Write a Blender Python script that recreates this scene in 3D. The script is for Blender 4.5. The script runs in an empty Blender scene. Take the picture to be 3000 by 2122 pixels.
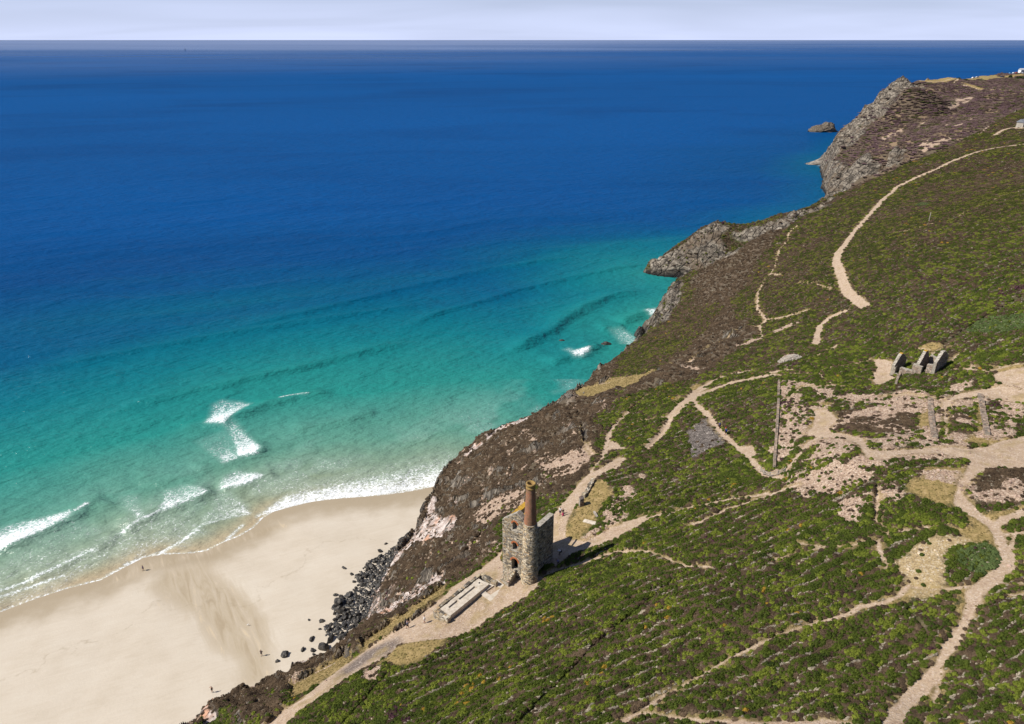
import bpy, bmesh, math, random
import numpy as np
from mathutils import Vector, Matrix

# ------------------------------------------------------------------ camera, sky, sun, exposure
sc = bpy.context.scene
COL = sc.collection
CAM = np.array([0.0, 0.0, 130.0])
PITCH = math.radians(24.33)
FPX = 2122.0                       # focal length in pixels of the 3000 px wide photograph
cam_data = bpy.data.cameras.new('camera')
cam_data.sensor_width = 36.0
cam_data.lens = 36.0 * FPX / 3000.0
cam_data.clip_start = 0.5
cam_data.clip_end = 80000.0
cam = bpy.data.objects.new('camera', cam_data)
cam.location = CAM
cam.rotation_euler = (math.pi / 2 - PITCH, 0, 0)
COL.objects.link(cam)
sc.camera = cam

SUN_EL = math.radians(46.0)
SUN_DIR = Vector((-0.975, -0.22, 0)).normalized()      # horizontal direction towards the sun
world = bpy.data.worlds.new('World')
sc.world = world
world.use_nodes = True
wn, wl = world.node_tree.nodes, world.node_tree.links
wn.clear()
w_out = wn.new('ShaderNodeOutputWorld')
w_bg = wn.new('ShaderNodeBackground')
w_bg.inputs['Strength'].default_value = 0.05
w_sky = wn.new('ShaderNodeTexSky')
w_sky.sky_type = 'NISHITA'
w_sky.sun_disc = False
w_sky.sun_elevation = SUN_EL
w_sky.sun_rotation = math.atan2(SUN_DIR.x, SUN_DIR.y)
w_sky.air_density = 1.0
w_sky.dust_density = 0.6
w_sky.ozone_density = 2.0
# thin high cloud streaks, the same all round the sky
w_tc = wn.new('ShaderNodeTexCoord')
w_sep = wn.new('ShaderNodeSeparateXYZ')
wl.new(w_tc.outputs['Generated'], w_sep.inputs[0])
w_mad = wn.new('ShaderNodeMath'); w_mad.operation = 'ADD'; w_mad.inputs[1].default_value = 0.12
wl.new(w_sep.outputs['Z'], w_mad.inputs[0])
w_dx = wn.new('ShaderNodeMath'); w_dx.operation = 'DIVIDE'
w_dy = wn.new('ShaderNodeMath'); w_dy.operation = 'DIVIDE'
wl.new(w_sep.outputs['X'], w_dx.inputs[0]); wl.new(w_mad.outputs[0], w_dx.inputs[1])
wl.new(w_sep.outputs['Y'], w_dy.inputs[0]); wl.new(w_mad.outputs[0], w_dy.inputs[1])
w_cmb = wn.new('ShaderNodeCombineXYZ')
wl.new(w_dx.outputs[0], w_cmb.inputs['X']); wl.new(w_dy.outputs[0], w_cmb.inputs['Y'])
w_map = wn.new('ShaderNodeMapping'); w_map.inputs['Scale'].default_value = (0.30, 0.55, 1.0)
wl.new(w_cmb.outputs[0], w_map.inputs['Vector'])
w_noise = wn.new('ShaderNodeTexNoise'); w_noise.inputs['Scale'].default_value = 1.15
w_noise.inputs['Detail'].default_value = 3.0; w_noise.inputs['Distortion'].default_value = 0.6
wl.new(w_map.outputs[0], w_noise.inputs['Vector'])
w_ramp = wn.new('ShaderNodeMapRange')
w_ramp.inputs['From Min'].default_value = 0.30; w_ramp.inputs['From Max'].default_value = 0.80
w_ramp.inputs['To Min'].default_value = 0.0; w_ramp.inputs['To Max'].default_value = 0.24
wl.new(w_noise.outputs['Fac'], w_ramp.inputs['Value'])
w_mix = wn.new('ShaderNodeMix'); w_mix.data_type = 'RGBA'
w_mix.inputs['B'].default_value = (12.4, 13.8, 18.8, 1)
w_low = wn.new('ShaderNodeMapRange'); w_low.inputs['From Min'].default_value = 0.0; w_low.inputs['From Max'].default_value = 0.13
w_low.inputs['To Min'].default_value = 0.78; w_low.inputs['To Max'].default_value = 0.0
wl.new(w_sep.outputs['Z'], w_low.inputs['Value'])
w_add = wn.new('ShaderNodeMath'); w_add.operation = 'ADD'; w_add.use_clamp = True      # thin cloud thickens towards the horizon
wl.new(w_ramp.outputs['Result'], w_add.inputs[0]); wl.new(w_low.outputs['Result'], w_add.inputs[1])
wl.new(w_add.outputs[0], w_mix.inputs['Factor'])
w_tint = wn.new('ShaderNodeMix'); w_tint.data_type = 'RGBA'; w_tint.blend_type = 'MULTIPLY'; w_tint.inputs['Factor'].default_value = 1.0
w_tint.inputs['B'].default_value = (0.54, 0.72, 1.06, 1)
wl.new(w_sky.outputs['Color'], w_tint.inputs['A'])
wl.new(w_tint.outputs['Result'], w_mix.inputs['A'])
wl.new(w_mix.outputs['Result'], w_bg.inputs['Color'])
wl.new(w_bg.outputs[0], w_out.inputs['Surface'])

sun_data = bpy.data.lights.new('sun', 'SUN')
sun_data.energy = 5.0
sun_data.angle = math.radians(0.53)
sun_data.color = (1.0, 0.955, 0.88)
sun = bpy.data.objects.new('sun', sun_data)
to_sun = Vector((SUN_DIR.x * math.cos(SUN_EL), SUN_DIR.y * math.cos(SUN_EL), math.sin(SUN_EL)))
sun.rotation_euler = (-to_sun).to_track_quat('-Z', 'Y').to_euler()
sun.location = (-60, -20, 260)
COL.objects.link(sun)

sc.view_settings.view_transform = 'Standard'
sc.view_settings.look = 'None'
sc.view_settings.exposure = 0.27
sc.view_settings.gamma = 1.0
sc.view_settings.use_curve_mapping = False
sc.cycles.max_bounces = 5
sc.cycles.diffuse_bounces = 1
sc.cycles.glossy_bounces = 2
sc.cycles.transparent_max_bounces = 6

rng = np.random.default_rng(7)
random.seed(7)

# ------------------------------------------------------------------ numeric helpers
def hash2(ix, iy, seed):
    h = (ix.astype(np.int64) * 374761393 + iy.astype(np.int64) * 668265263 + seed * 1442695041) & 0xFFFFFFFF
    h = ((h ^ (h >> 13)) * 1274126177) & 0xFFFFFFFF
    return ((h ^ (h >> 16)) & 0xFFFF) / 65535.0

def vnoise(x, y, seed=0):
    ix = np.floor(x); iy = np.floor(y)
    fx = x - ix; fy = y - iy
    fx = fx * fx * (3 - 2 * fx); fy = fy * fy * (3 - 2 * fy)
    a = hash2(ix, iy, seed); b = hash2(ix + 1, iy, seed)
    c = hash2(ix, iy + 1, seed); d = hash2(ix + 1, iy + 1, seed)
    return (a + (b - a) * fx) * (1 - fy) + (c + (d - c) * fx) * fy

def fbm(x, y, octv=4, seed=0, gain=0.5):
    s = 0; a = 1.0; t = 0
    for o in range(octv):
        s = s + a * vnoise(x * 2 ** o + 17.3 * o, y * 2 ** o - 9.1 * o, seed + o); t += a; a *= gain
    return s / t                                                   # 0..1

def ridged(x, y, octv=4, seed=0):
    s = 0; a = 1.0; t = 0
    for o in range(octv):
        n = vnoise(x * 2 ** o + 31.7 * o, y * 2 ** o + 5.9 * o, seed + o)
        s = s + a * (1 - np.abs(2 * n - 1)); t += a; a *= 0.55
    return s / t

def sstep(a, b, v):
    t = np.clip((v - a) / (b - a), 0, 1)
    return t * t * (3 - 2 * t)

def ray(px, py):
    xc = (px - 1500.0) / FPX; yc = -(py - 1061.0) / FPX
    c, s = math.cos(PITCH), math.sin(PITCH)
    return np.array([xc, c + yc * s, -s + yc * c])

def at_z(px, py, z):
    d = ray(px, py)
    return CAM + d * ((z - CAM[2]) / d[2])

def at_y(px, py, y):
    d = ray(px, py)
    return CAM + d * (y / d[1])

def project(p):
    c, s = math.cos(PITCH), math.sin(PITCH)
    v = np.asarray(p, float) - CAM
    dep = v[1] * c - v[2] * s; up = v[1] * s + v[2] * c
    return 1500 + FPX * v[0] / dep, 1061 - FPX * up / dep

def seg_nearest(x, y, poly, closed=False, zval=None):
    """distance to a polyline (and the value carried along it)"""
    best = np.full(x.shape, 1e9); bz = np.zeros(x.shape) if zval is not None else None
    n = len(poly); m = n if closed else n - 1
    for i in range(m):
        x0, y0 = poly[i][:2]; x1, y1 = poly[(i + 1) % n][:2]
        dx, dy = x1 - x0, y1 - y0
        L = dx * dx + dy * dy + 1e-12
        t = np.clip(((x - x0) * dx + (y - y0) * dy) / L, 0, 1)
        d = np.hypot(x - x0 - t * dx, y - y0 - t * dy)
        k = d < best
        best = np.where(k, d, best)
        if zval is not None:
            z0 = zval[i]; z1 = zval[(i + 1) % n]
            bz = np.where(k, z0 + t * (z1 - z0), bz)
    return (best, bz) if zval is not None else best

def inside(x, y, poly):
    r = np.zeros(x.shape, bool); n = len(poly)
    for i in range(n):
        x0, y0 = poly[i][:2]; x1, y1 = poly[(i + 1) % n][:2]
        if y0 == y1: continue
        c = ((y0 > y) != (y1 > y)) & (x < (x1 - x0) * (y - y0) / (y1 - y0) + x0)
        r ^= c
    return r

def signed(x, y, poly):
    d = seg_nearest(x, y, poly, True)
    return np.where(inside(x, y, poly), d, -d)

class TPS:
    def __init__(self, pts, smooth=0.002):
        p = np.array(pts, float); self.c = p[:, :2] / 100.0; n = len(p)
        r = np.hypot(*(self.c[:, None, :] - self.c[None, :, :]).transpose(2, 0, 1))
        A = np.zeros((n + 3, n + 3)); A[:n, :n] = self.k(r) + np.eye(n) * smooth
        A[:n, n] = 1; A[:n, n + 1:] = self.c; A[n, :n] = 1; A[n + 1:, :n] = self.c.T
        self.w = np.linalg.solve(A, np.concatenate([p[:, 2], [0, 0, 0]]))
    @staticmethod
    def k(r):
        return np.where(r > 1e-9, r * r * np.log(np.maximum(r, 1e-9)), 0)
    def __call__(self, x, y):
        sh = x.shape; x = x.ravel() / 100.0; y = y.ravel() / 100.0; n = len(self.c)
        out = np.empty(len(x))
        for i in range(0, len(x), 40000):
            a, b = x[i:i + 40000], y[i:i + 40000]
            r = np.hypot(a[:, None] - self.c[:, 0], b[:, None] - self.c[:, 1])
            out[i:i + 40000] = self.k(r) @ self.w[:n] + self.w[n] + self.w[n + 1] * a + self.w[n + 2] * b
        return out.reshape(sh)
# ------------------------------------------------------------------ the lie of the land (heights in metres, sea at 0)
# photograph pixel + height above the sea -> point on the ground
OUT_N = [(470, 2230, 24), (560, 2122, 25), (600, 2080, 25), (650, 2040, 26), (700, 2008, 27), (745, 2008, 27), (765, 2003, 24),
         (830, 1990, 27), (900, 1962, 28), (960, 1925, 27), (1010, 1893, 22), (1045, 1860, 12), (1068, 1822, 4), (1082, 1785, 2.2), (1095, 1745, 2.2),
         (1120, 1690, 2.2), (1160, 1625, 2.4), (1195, 1580, 2.6), (1225, 1540, 2.8), (1240, 1515, 3), (1250, 1470, 4), (1275, 1430, 5),
         (1300, 1400, 6), (1330, 1360, 8), (1362, 1326, 10), (1400, 1290, 12), (1450, 1265, 12), (1500, 1245, 12), (1570, 1215, 13), (1625, 1190, 13),
         (1665, 1160, 15), (1710, 1130, 16), (1740, 1100, 17), (1770, 1070, 17), (1815, 1040, 19), (1850, 1010, 20), (1885, 985, 19), (1920, 955, 19),
         (1945, 910, 17), (1948, 880, 18), (1960, 850, 20), (1990, 815, 22)]
CTRL_N = [  # track and terrace
    (800, 2122, 43), (950, 2010, 45), (1050, 1970, 45.5), (1200, 1850, 46.3), (1350, 1740, 46.8), (1440, 1690, 47), (1530, 1725, 48.3), (1460, 1770, 47.6),
    (1380, 1830, 47.5), (1600, 1690, 49), (1640, 1640, 49.3), (1640, 1500, 49.2), (1740, 1390, 49.6), (1820, 1345, 49.8), (1700, 1540, 49.4), (1780, 1470, 50.5), (1900, 1310, 49.8),
    # seaward of the terrace
    (1180, 1700, 16), (1130, 1780, 14), (1100, 1850, 33), (1250, 1720, 31), (1000, 1935, 37), (900, 2000, 37), (740, 2080, 35), (700, 2122, 36),
    (1300, 1600, 21), (1400, 1500, 26), (1420, 1620, 40), (1330, 1660, 34), (1500, 1400, 31), (1640, 1320, 41), (1700, 1250, 37), (1350, 1420, 13.5), (1450, 1330, 21),
    (1560, 1450, 42), (1500, 1560, 43), (1240, 1600, 13),
    # heather slope below the frame's right half
    (1600, 1735, 51), (1400, 1895, 50), (1250, 1985, 50), (1100, 2122, 51), (1500, 2122, 58.5), (2000, 2122, 64), (2400, 2122, 67), (1700, 1850, 56), (2000, 1700, 59), (2300, 1700, 63), (1800, 1600, 52.5),
    (2000, 1450, 54.5), (2300, 1500, 61), (2700, 1700, 66.5), (2720, 2050, 66), (3000, 2122, 70), (2900, 1560, 68), (2500, 1550, 64.5),
    # mine workings
    (2030, 1165, 50), (2125, 1260, 53), (2226, 1372, 57.5), (2275, 1378, 58.5), (2275, 1190, 57), (2280, 1100, 56), (2400, 1400, 63), (2480, 1320, 66), (2600, 1330, 66.5), (2560, 1270, 64), (2560, 1120, 61), (2606, 1100, 61.4), (2673, 1096, 63.4), (2740, 1094, 65.4), (2700, 1250, 65.5),
    (3000, 1150, 68.5), (2990, 1290, 68), (3000, 1450, 69), (2700, 1480, 67), (2100, 1150, 50), (2210, 1105, 53),
    # slope to the north
    (1900, 1100, 35), (1800, 1230, 42), (2000, 980, 31), (2100, 1050, 45), (1880, 1180, 45), (1780, 1130, 29),
    (2230, 970, 47), (2400, 1000, 57), (2391, 960, 55), (2500, 870, 61), (2460, 760, 62), (2560, 640, 66), (2700, 540, 70.5), (3000, 425, 84), (3000, 600, 83), (3000, 800, 77.5), (2700, 700, 73), (2700, 880, 68), (3000, 1000, 72),
    (2100, 820, 36), (2200, 760, 44.5), (2300, 650, 55), (2330, 800, 55), (2150, 900, 41), (2050, 900, 30)]
EDGE_N = [(2050, 780, 32), (2100, 757, 38), (2160, 730, 44), (2240, 685, 50), (2340, 635, 56), (2460, 577, 61.5), (2540, 537, 66), (2615, 500, 71), (2775, 437, 77), (2914, 360, 86), (3000, 318, 90), (3150, 260, 94)]
def W(l): return [tuple(at_z(*p)) for p in l]
outN = W(OUT_N); edgeN = W(EDGE_N)
polyN = outN + edgeN + [(480, 640), (700, 640), (700, -120), (-120, -120), (-95, 40)]
zpN = [p[2] for p in outN] + [p[2] for p in edgeN] + [95, 95, 95, 60, 22]
extraN = [(60, -20, 88), (0, 20, 78), (-40, 30, 55), (150, 0, 95), (200, 100, 92), (250, 250, 92), (400, 400, 97), (300, 0, 100), (-70, 60, 38), (90, 40, 80)]
tpsN = TPS(W(CTRL_N) + [tuple(p) for p in outN[1:]] + edgeN + extraN)

# the rocky point beyond the first cove
BACK_1 = [(1884, 792, 418), (1893, 775, 421), (1905, 760, 423), (1945, 747, 426), (1975, 722, 429), (2000, 706, 430), (2040, 678, 431), (2065, 660, 431), (2090, 650, 430), (2150, 653, 425), (2240, 643, 414), (2340, 616, 412), (2400, 588, 418), (2460, 565, 431), (2560, 520, 450)]
back1 = [tuple(at_y(*p)) for p in BACK_1]
foot1 = W([(1884, 797, 0.2), (1905, 803, 0.3), (1935, 808, 0.3), (1975, 812, 0.3), (2000, 813, 0.3)])
ctrl1 = W([(1905, 778, 6), (1950, 785, 5.5), (2000, 770, 8), (2000, 740, 11), (2050, 720, 16), (2050, 765, 9), (2100, 700, 21), (2150, 710, 20), (2220, 680, 28), (2300, 655, 34), (2380, 615, 39)])
poly1 = back1 + [(300, 430), (220, 370), (160, 372), (130, 388)] + foot1[::-1]
zp1 = [p[2] for p in back1] + [50, 45, 22, 8] + [p[2] for p in foot1[::-1]]
tps1 = TPS([b for b in back1] + foot1 + ctrl1 + [(130, 388, 8), (160, 372, 22), (220, 370, 45), (300, 430, 55)])

# the far headland
SKY_2 = [(2421, 578, 632), (2432, 545, 645), (2440, 500, 668), (2446, 470, 700), (2442, 430, 770), (2447, 402, 830), (2470, 376, 850), (2500, 348, 862), (2520, 335, 866), (2535, 318, 868), (2556, 303, 872), (2572, 270, 876), (2600, 262, 880), (2625, 245, 884), (2643, 240, 888), (2655, 248, 892), (2690, 237, 900), (2760, 233, 915), (2850, 230, 935), (2920, 223, 965), (2990, 212, 1020), (3150, 195, 1060)]
sky2 = [tuple(at_y(*p)) for p in SKY_2]
ctrl2 = W([(2470, 530, 14), (2500, 490, 27), (2560, 500, 26), (2540, 460, 35), (2600, 440, 40), (2650, 470, 38), (2700, 380, 51), (2800, 330, 61), (2700, 300, 66), (2600, 330, 57), (2560, 370, 47), (2500, 410, 36), (2640, 270, 77), (2720, 255, 76), (2800, 262, 74.5), (3000, 275, 76), (2990, 240, 82), (2850, 245, 79), (2750, 420, 50), (2880, 350, 64)])
poly2 = sky2 + [(1100, 1200), (1100, 500), (500, 480), (380, 490), (330, 510), (295, 570)]
zp2 = [p[2] for p in sky2] + [90, 95, 90, 60, 40, 15]
tps2 = TPS(list(sky2) + ctrl2 + [(295, 570, 12), (330, 510, 34), (380, 490, 56), (500, 480, 84), (700, 700, 88), (1000, 1000, 90)])

def land_z(x, y, rough=1.0):
    """ground height; below -2 where there is only sea or beach"""
    wob = (fbm(x / 9, y / 9, 3, 5) - 0.5) * 5 * rough * sstep(60, 250, y) + (fbm(x / 2.6, y / 2.6, 3, 15) - 0.5) * 1.6 * rough
    def face(tps, poly, zp, steep, xx, yy):
        d, zn = seg_nearest(xx, yy, poly, True, zp)
        ins = inside(xx, yy, poly)
        up = tps(xx, yy)
        down = zn - np.maximum(d + wob_l * np.minimum(d, 4) / 4, 0) * steep
        return np.where(ins, up, down)
    z = np.full(x.shape, -6.0)
    for tps, poly, zp, steep, box in ((tpsN, polyN, zpN, 2.0, (-150, 800, -150, 700)), (tps1, poly1, zp1, 2.2, (40, 340, 340, 520)), (tps2, poly2, zp2, 3.0, (200, 1300, 440, 1400))):
        k = (x > box[0]) & (x < box[1]) & (y > box[2]) & (y < box[3])
        if not k.any(): continue
        wob_l = wob[k]
        z[k] = np.maximum(z[k], face(tps, poly, zp, steep, x[k], y[k]))
    return np.clip(z, -6, 104)

# waterline on the sand, and the sand itself
WATER = [(-700, 2120), (-300, 1920), (0, 1794), (100, 1756), (196, 1725), (296, 1700), (355, 1668), (421, 1634), (477, 1625), (565, 1621), (606, 1614), (658, 1588), (702, 1571), (745, 1545), (770, 1518), (800, 1500), (855, 1484), (915, 1470), (980, 1462), (1045, 1457), (1110, 1452), (1176, 1444), (1235, 1434), (1285, 1422)]
waterline = [tuple(at_z(px, py, 0)) for px, py in WATER]
beach_poly = waterline + [(10, 195, 0), (40, 150, 0), (40, -150, 0), (-500, -150, 0), (-500, 40, 0)]
def beach_z(x, y):
    sd = signed(x, y, beach_poly)
    return np.clip(sd * 0.03, -2.5, 0.9) + np.clip(sd - 30, 0, 60) * 0.018, sd

def hit(px, py, kind='land'):
    """first point of the ground that the pixel looks at"""
    d = ray(px, py)
    s = np.concatenate([np.arange(40, 300, 0.25), np.arange(300, 1300, 1.0)]) if kind == 'far' else np.arange(40, 330, 0.25)
    X = CAM[0] + s * d[0]; Y = CAM[1] + s * d[1]; Z = CAM[2] + s * d[2]
    g = land_z(X, Y, 0.0)
    g = np.maximum(g, beach_z(X, Y)[0] if kind != 'far' else 0)
    k = np.argmax(Z <= g)
    if not (Z <= g).any(): return at_z(px, py, 0)
    a, b = Z[k - 1] - g[k - 1], Z[k] - g[k]
    t = a / (a - b + 1e-9)
    return np.array([X[k - 1] + t * (X[k] - X[k - 1]), Y[k - 1] + t * (Y[k] - Y[k - 1]), Z[k - 1] + t * (Z[k] - Z[k - 1])])

class Hits:
    """the same for many pixels at once"""
    def __init__(self):
        self.s = np.concatenate([np.arange(45, 240, 0.6), np.arange(240, 420, 1.2), np.arange(420, 1100, 4.0)])
    def __call__(self, pix):
        pix = np.array(pix, float); n = len(pix)
        D = np.array([ray(*p) for p in pix])
        S = self.s[None, :]
        X = S * D[:, 0:1]; Y = S * D[:, 1:2]; Z = CAM[2] + S * D[:, 2:3]
        G = np.maximum(land_z(X.ravel(), Y.ravel(), 0.0).reshape(X.shape), 0.0)
        F = Z - G
        F = np.where((G <= 0.0) & (S > 330), np.maximum(F, 0.01), F)
        k = np.argmax(F <= 0, axis=1); k = np.maximum(k, 1); r = np.arange(n)
        a, b = F[r, k - 1], F[r, k]
        t = np.clip(a / (a - b + 1e-9), 0, 1)
        s = self.s[k - 1] + t * (self.s[k] - self.s[k - 1])
        miss = ~(F <= 0).any(axis=1)                               # a pixel just past an edge: nearest approach to the land
        s = np.where(miss | (s > 1090), self.s[np.argmin(np.where(G > 1.0, F, 1e9), axis=1)], s)
        return np.stack([s * D[:, 0], s * D[:, 1], CAM[2] + s * D[:, 2]], 1)
hits = Hits()
# ------------------------------------------------------------------ where paths, grass, stones and rock lie on the ground
CROP = {'A': (2200, 150, 2.87), 'B': (1750, 550, 2.87), 'C': (2200, 850, 2.87), 'D': (1200, 1300, 2.707), 'E': (1440, 1380, 4.27), 'F': (0, 1100, 2.706),
        'G': (500, 1550, 2.839), 'H': (1200, 1650, 2.87), 'I': (2300, 1200, 3.249), 'J': (2300, 1620, 3.236), 'K': (1700, 1000, 3.249), 'L': (1100, 1200, 3.249),
        'M': (2700, 180, 7.383), 'N': (2560, 1000, 8.83), 'P': (1500, 800, 3.608), 'Z': (0, 0, 0.7653), 'S': (0, 0, 1.0)}
def px(c, x, y):
    ox, oy, s = CROP[c]
    return ox + x / s, oy + y / s
def pxs(c, l): return [px(c, *p) for p in l]

PATHS = [  # view, width in metres, points along the middle
    ('S', 2.3, [(3120, 400), (3000, 422), (2914, 434), (2872, 443), (2810, 464), (2744, 495), (2674, 525), (2629, 547), (2618, 561), (2587, 584), (2566, 610), (2534, 645), (2503, 678), (2478, 714), (2460, 738)]),
    ('S', 2.6, [(2478, 714), (2457, 738), (2450, 766), (2461, 794), (2471, 822), (2478, 846), (2492, 864), (2534, 895)]),
    ('S', 1.9, [(2476, 912), (2433, 928), (2405, 951), (2395, 979), (2391, 1006)]),
    ('S', 0.8, [(2339, 658), (2314, 679), (2299, 717), (2283, 731), (2276, 766), (2262, 797), (2238, 825), (2220, 860), (2219, 905), (2238, 926), (2245, 937), (2227, 954), (2233, 989)]),
    ('S', 0.9, [(2262, 801), (2294, 808)]), ('S', 0.9, [(2245, 937), (2294, 928), (2342, 916), (2377, 902)]),
    ('S', 0.8, [(2227, 954), (2158, 975), (2116, 1003), (2071, 1027), (2046, 1038), (2029, 1055), (1994, 1066), (1966, 1073), (1900, 1085), (1850, 1100), (1790, 1120), (1750, 1125)]),
    ('S', 0.6, [(2476, 729), (2513, 721), (2550, 705), (2618, 681), (2663, 674), (2698, 664), (2737, 652)]), ('S', 0.6, [(2810, 633), (2838, 613), (2907, 587), (2939, 575), (3000, 554), (3060, 535)]),
    ('S', 0.5, [(2339, 825), (2370, 825), (2402, 834), (2440, 846), (2461, 839)]),
    ('K', 2.6, [(1000, 580), (1050, 530), (1110, 470), (1160, 450)]), ('K', 1.4, [(1090, 500), (1150, 430), (1270, 370), (1450, 310), (1650, 265)]),
    ('K', 2.6, [(1050, 540), (1150, 500), (1300, 440), (1450, 390), (1650, 350), (1800, 325)]), ('K', 0.8, [(1800, 325), (1900, 320), (2180, 300)]), ('K', 1.2, [(1780, 300), (2000, 270)]),
    ('K', 2.7, [(1060, 540), (1000, 570), (930, 640), (870, 710)]), ('K', 1.9, [(870, 700), (790, 850), (700, 950), (630, 1010)]),
    ('K', 1.3, [(1080, 560), (1120, 610), (1220, 700), (1290, 800), (1390, 900), (1500, 1010), (1620, 1110), (1710, 1210), (1770, 1270), (1900, 1300)]), ('K', 1.6, [(1560, 1010), (1640, 1080)]),
    ('K', 0.6, [(830, 710), (640, 740), (520, 770)]), ('K', 0.8, [(650, 510), (600, 540), (500, 620), (380, 740), (300, 830)]), ('K', 1.3, [(330, 790), (280, 870), (260, 920), (250, 1000), (230, 1080)]),
    ('K', 0.7, [(230, 1080), (150, 1170), (100, 1240)]), ('K', 0.5, [(280, 860), (350, 800), (480, 800)]), ('K', 0.6, [(10, 850), (40, 960), (110, 1070), (180, 1080)]),
    ('K', 2.3, [(390, 1120), (250, 1200), (120, 1260), (60, 1330), (0, 1430)]), ('D', 2.6, [(1640, 170), (1480, 230), (1400, 290), (1330, 380), (1270, 470)]), ('D', 3.4, [(1270, 470), (1200, 560), (1170, 650), (1160, 720), (1150, 820), (1150, 900)]),
    ('D', 0.8, [(1000, 1090), (1150, 1000), (1300, 960), (1500, 900), (1620, 860), (1895, 850)]), ('S', 0.5, [(1900, 1614), (2012, 1659), (2090, 1659)]),
    ('S', 0.9, [(1829, 1529), (1900, 1515), (1971, 1499), (2039, 1480), (2131, 1462), (2192, 1455), (2247, 1444)]), ('S', 0.8, [(2010, 1545), (2080, 1515), (2128, 1492), (2192, 1471), (2269, 1443), (2331, 1422)]),
    ('I', 1.2, [(2400, 950), (2274, 970), (2100, 1030), (2030, 1080), (2000, 1140)]), ('I', 1.6, [(1680, 840), (1850, 1010), (1960, 1080), (2030, 1180), (2080, 1290), (2120, 1400), (2130, 1480)]),
    ('J', 1.8, [(2130, 0), (2110, 100), (2020, 200), (1900, 290), (1800, 370), (1790, 450)]), ('J', 1.25, [(1790, 450), (1740, 560), (1690, 680), (1620, 800), (1560, 900)]),
    ('J', 0.9, [(1560, 900), (1490, 1000), (1450, 1090)]), ('J', 1.7, [(1440, 1110), (1400, 1170), (1290, 1280), (1190, 1370), (1110, 1470), (1050, 1560), (1000, 1624), (950, 1700)]),
    ('J', 0.55, [(1470, 1080), (1450, 1280), (1430, 1400), (1400, 1500), (1310, 1600), (1270, 1680)]),
    ('J', 0.55, [(1740, 310), (1550, 330), (1380, 340), (1250, 320), (1180, 290)]), ('J', 0.6, [(1180, 290), (1080, 400), (920, 470), (720, 500), (620, 560), (450, 610), (200, 690), (0, 750)]),
    ('S', 0.45, [(2300, 1852), (2221, 1885), (2120, 1935), (2025, 1995), (1949, 2033), (1893, 2068), (1862, 2085)]),
    ('H', 0.8, [(1800, 1320), (1830, 1300), (1900, 1260), (2050, 1262), (2200, 1290), (2400, 1320), (2700, 1330), (3000, 1340), (3400, 1338), (3700, 1345)]),
    ('I', 0.45, [(880, 760), (880, 900), (865, 940), (870, 1000), (840, 1030), (960, 1120), (990, 1160), (1150, 1140), (1400, 1110)]), ('I', 0.5, [(980, 1170), (890, 1240), (900, 1310), (930, 1400), (980, 1470), (960, 1500)]),
    ('I', 0.4, [(120, 1270), (400, 1290), (600, 1300), (780, 1250), (880, 1240)]), ('I', 0.4, [(-100, 1420), (0, 1390), (200, 1340), (400, 1290)]),
    ('I', 0.7, [(2110, 1180), (2274, 1160)]), ('I', 0.7, [(2110, 1400), (2160, 1290), (2190, 1190)]), ('J', 0.5, [(2060, 265), (2274, 270)]), ('J', 0.6, [(2140, 385), (2274, 390)]),
    ('C', 0.7, [(300, 910), (430, 810), (600, 800), (700, 800), (890, 810), (1110, 790)]), ('C', 0.4, [(570, 690), (620, 740), (700, 800)]), ('C', 0.6, [(600, 660), (800, 630), (950, 600), (1010, 570)]),
    ('C', 0.5, [(550, 560), (590, 520), (680, 490), (720, 460)]), ('C', 0.6, [(1110, 890), (1200, 890), (1320, 870), (1440, 900), (1510, 890)]), ('C', 0.5, [(1330, 475), (1450, 490), (1540, 500), (1690, 475)]), ('C', 0.5, [(1540, 500), (1520, 565)]),
    ('C', 0.7, [(1700, 660), (1850, 660), (2000, 680), (2200, 620), (2296, 610)]), ('C', 0.5, [(1620, 940), (1640, 1050), (1640, 1220)]), ('C', 0.5, [(1840, 600), (1870, 640), (2110, 630)]), ('C', 0.4, [(1700, 590), (1760, 520)]),
    ('C', 0.9, [(560, 1240), (500, 1270), (380, 1410), (290, 1520)]),
    ('M', 3.0, [(650, 500), (900, 545), (1160, 590), (1320, 625), (1600, 640), (1900, 672), (2215, 690)]), ('M', 1.6, [(220, 495), (400, 545), (650, 560), (900, 560)]), ('M', 2.5, [(850, 390), (740, 450), (650, 500)]), ('M', 2.0, [(-60, 420), (150, 440), (380, 425), (700, 410)]),
    ('M', 2.4, [(1600, 1590), (1800, 1470), (1950, 1440), (2215, 1445)]),
]
DITCH = [  # worn gullies and sheep tracks hidden in the heather
    ('H', 0.55, [(860, 1420), (910, 1340), (1040, 1200), (1180, 1060), (1290, 960), (1390, 850), (1500, 740), (1600, 640), (1760, 500), (1900, 390), (2000, 300), (2100, 210), (2230, 150)]),
    ('G', 0.5, [(1400, 1660), (1430, 1600), (1560, 1460), (1700, 1300), (1810, 1190)]), ('C', 0.8, [(1500, 520), (1690, 400), (1870, 280), (2000, 200), (2150, 110), (2296, 40)]), ('K', 0.6, [(640, 1010), (740, 900), (850, 740)]),
    ('B', 0.9, [(1060, 1440), (1120, 1370), (1230, 1310)]), ('B', 1.0, [(620, 1490), (850, 1390), (900, 1350), (1000, 1290), (1080, 1240), (1250, 1200)]), ('L', 0.8, [(1930, 40), (1960, 120), (1990, 300)]), ('J', 0.5, [(1180, 520), (1290, 650), (1340, 750)]), ('I', 0.6, [(880, 700), (880, 900), (860, 1000), (840, 1030)]), ('P', 0.8, [(1640, 1600), (1660, 1540), (1620, 1600)]), ('K', 0.7, [(350, 790), (480, 640), (600, 520), (750, 420)]),
]
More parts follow.
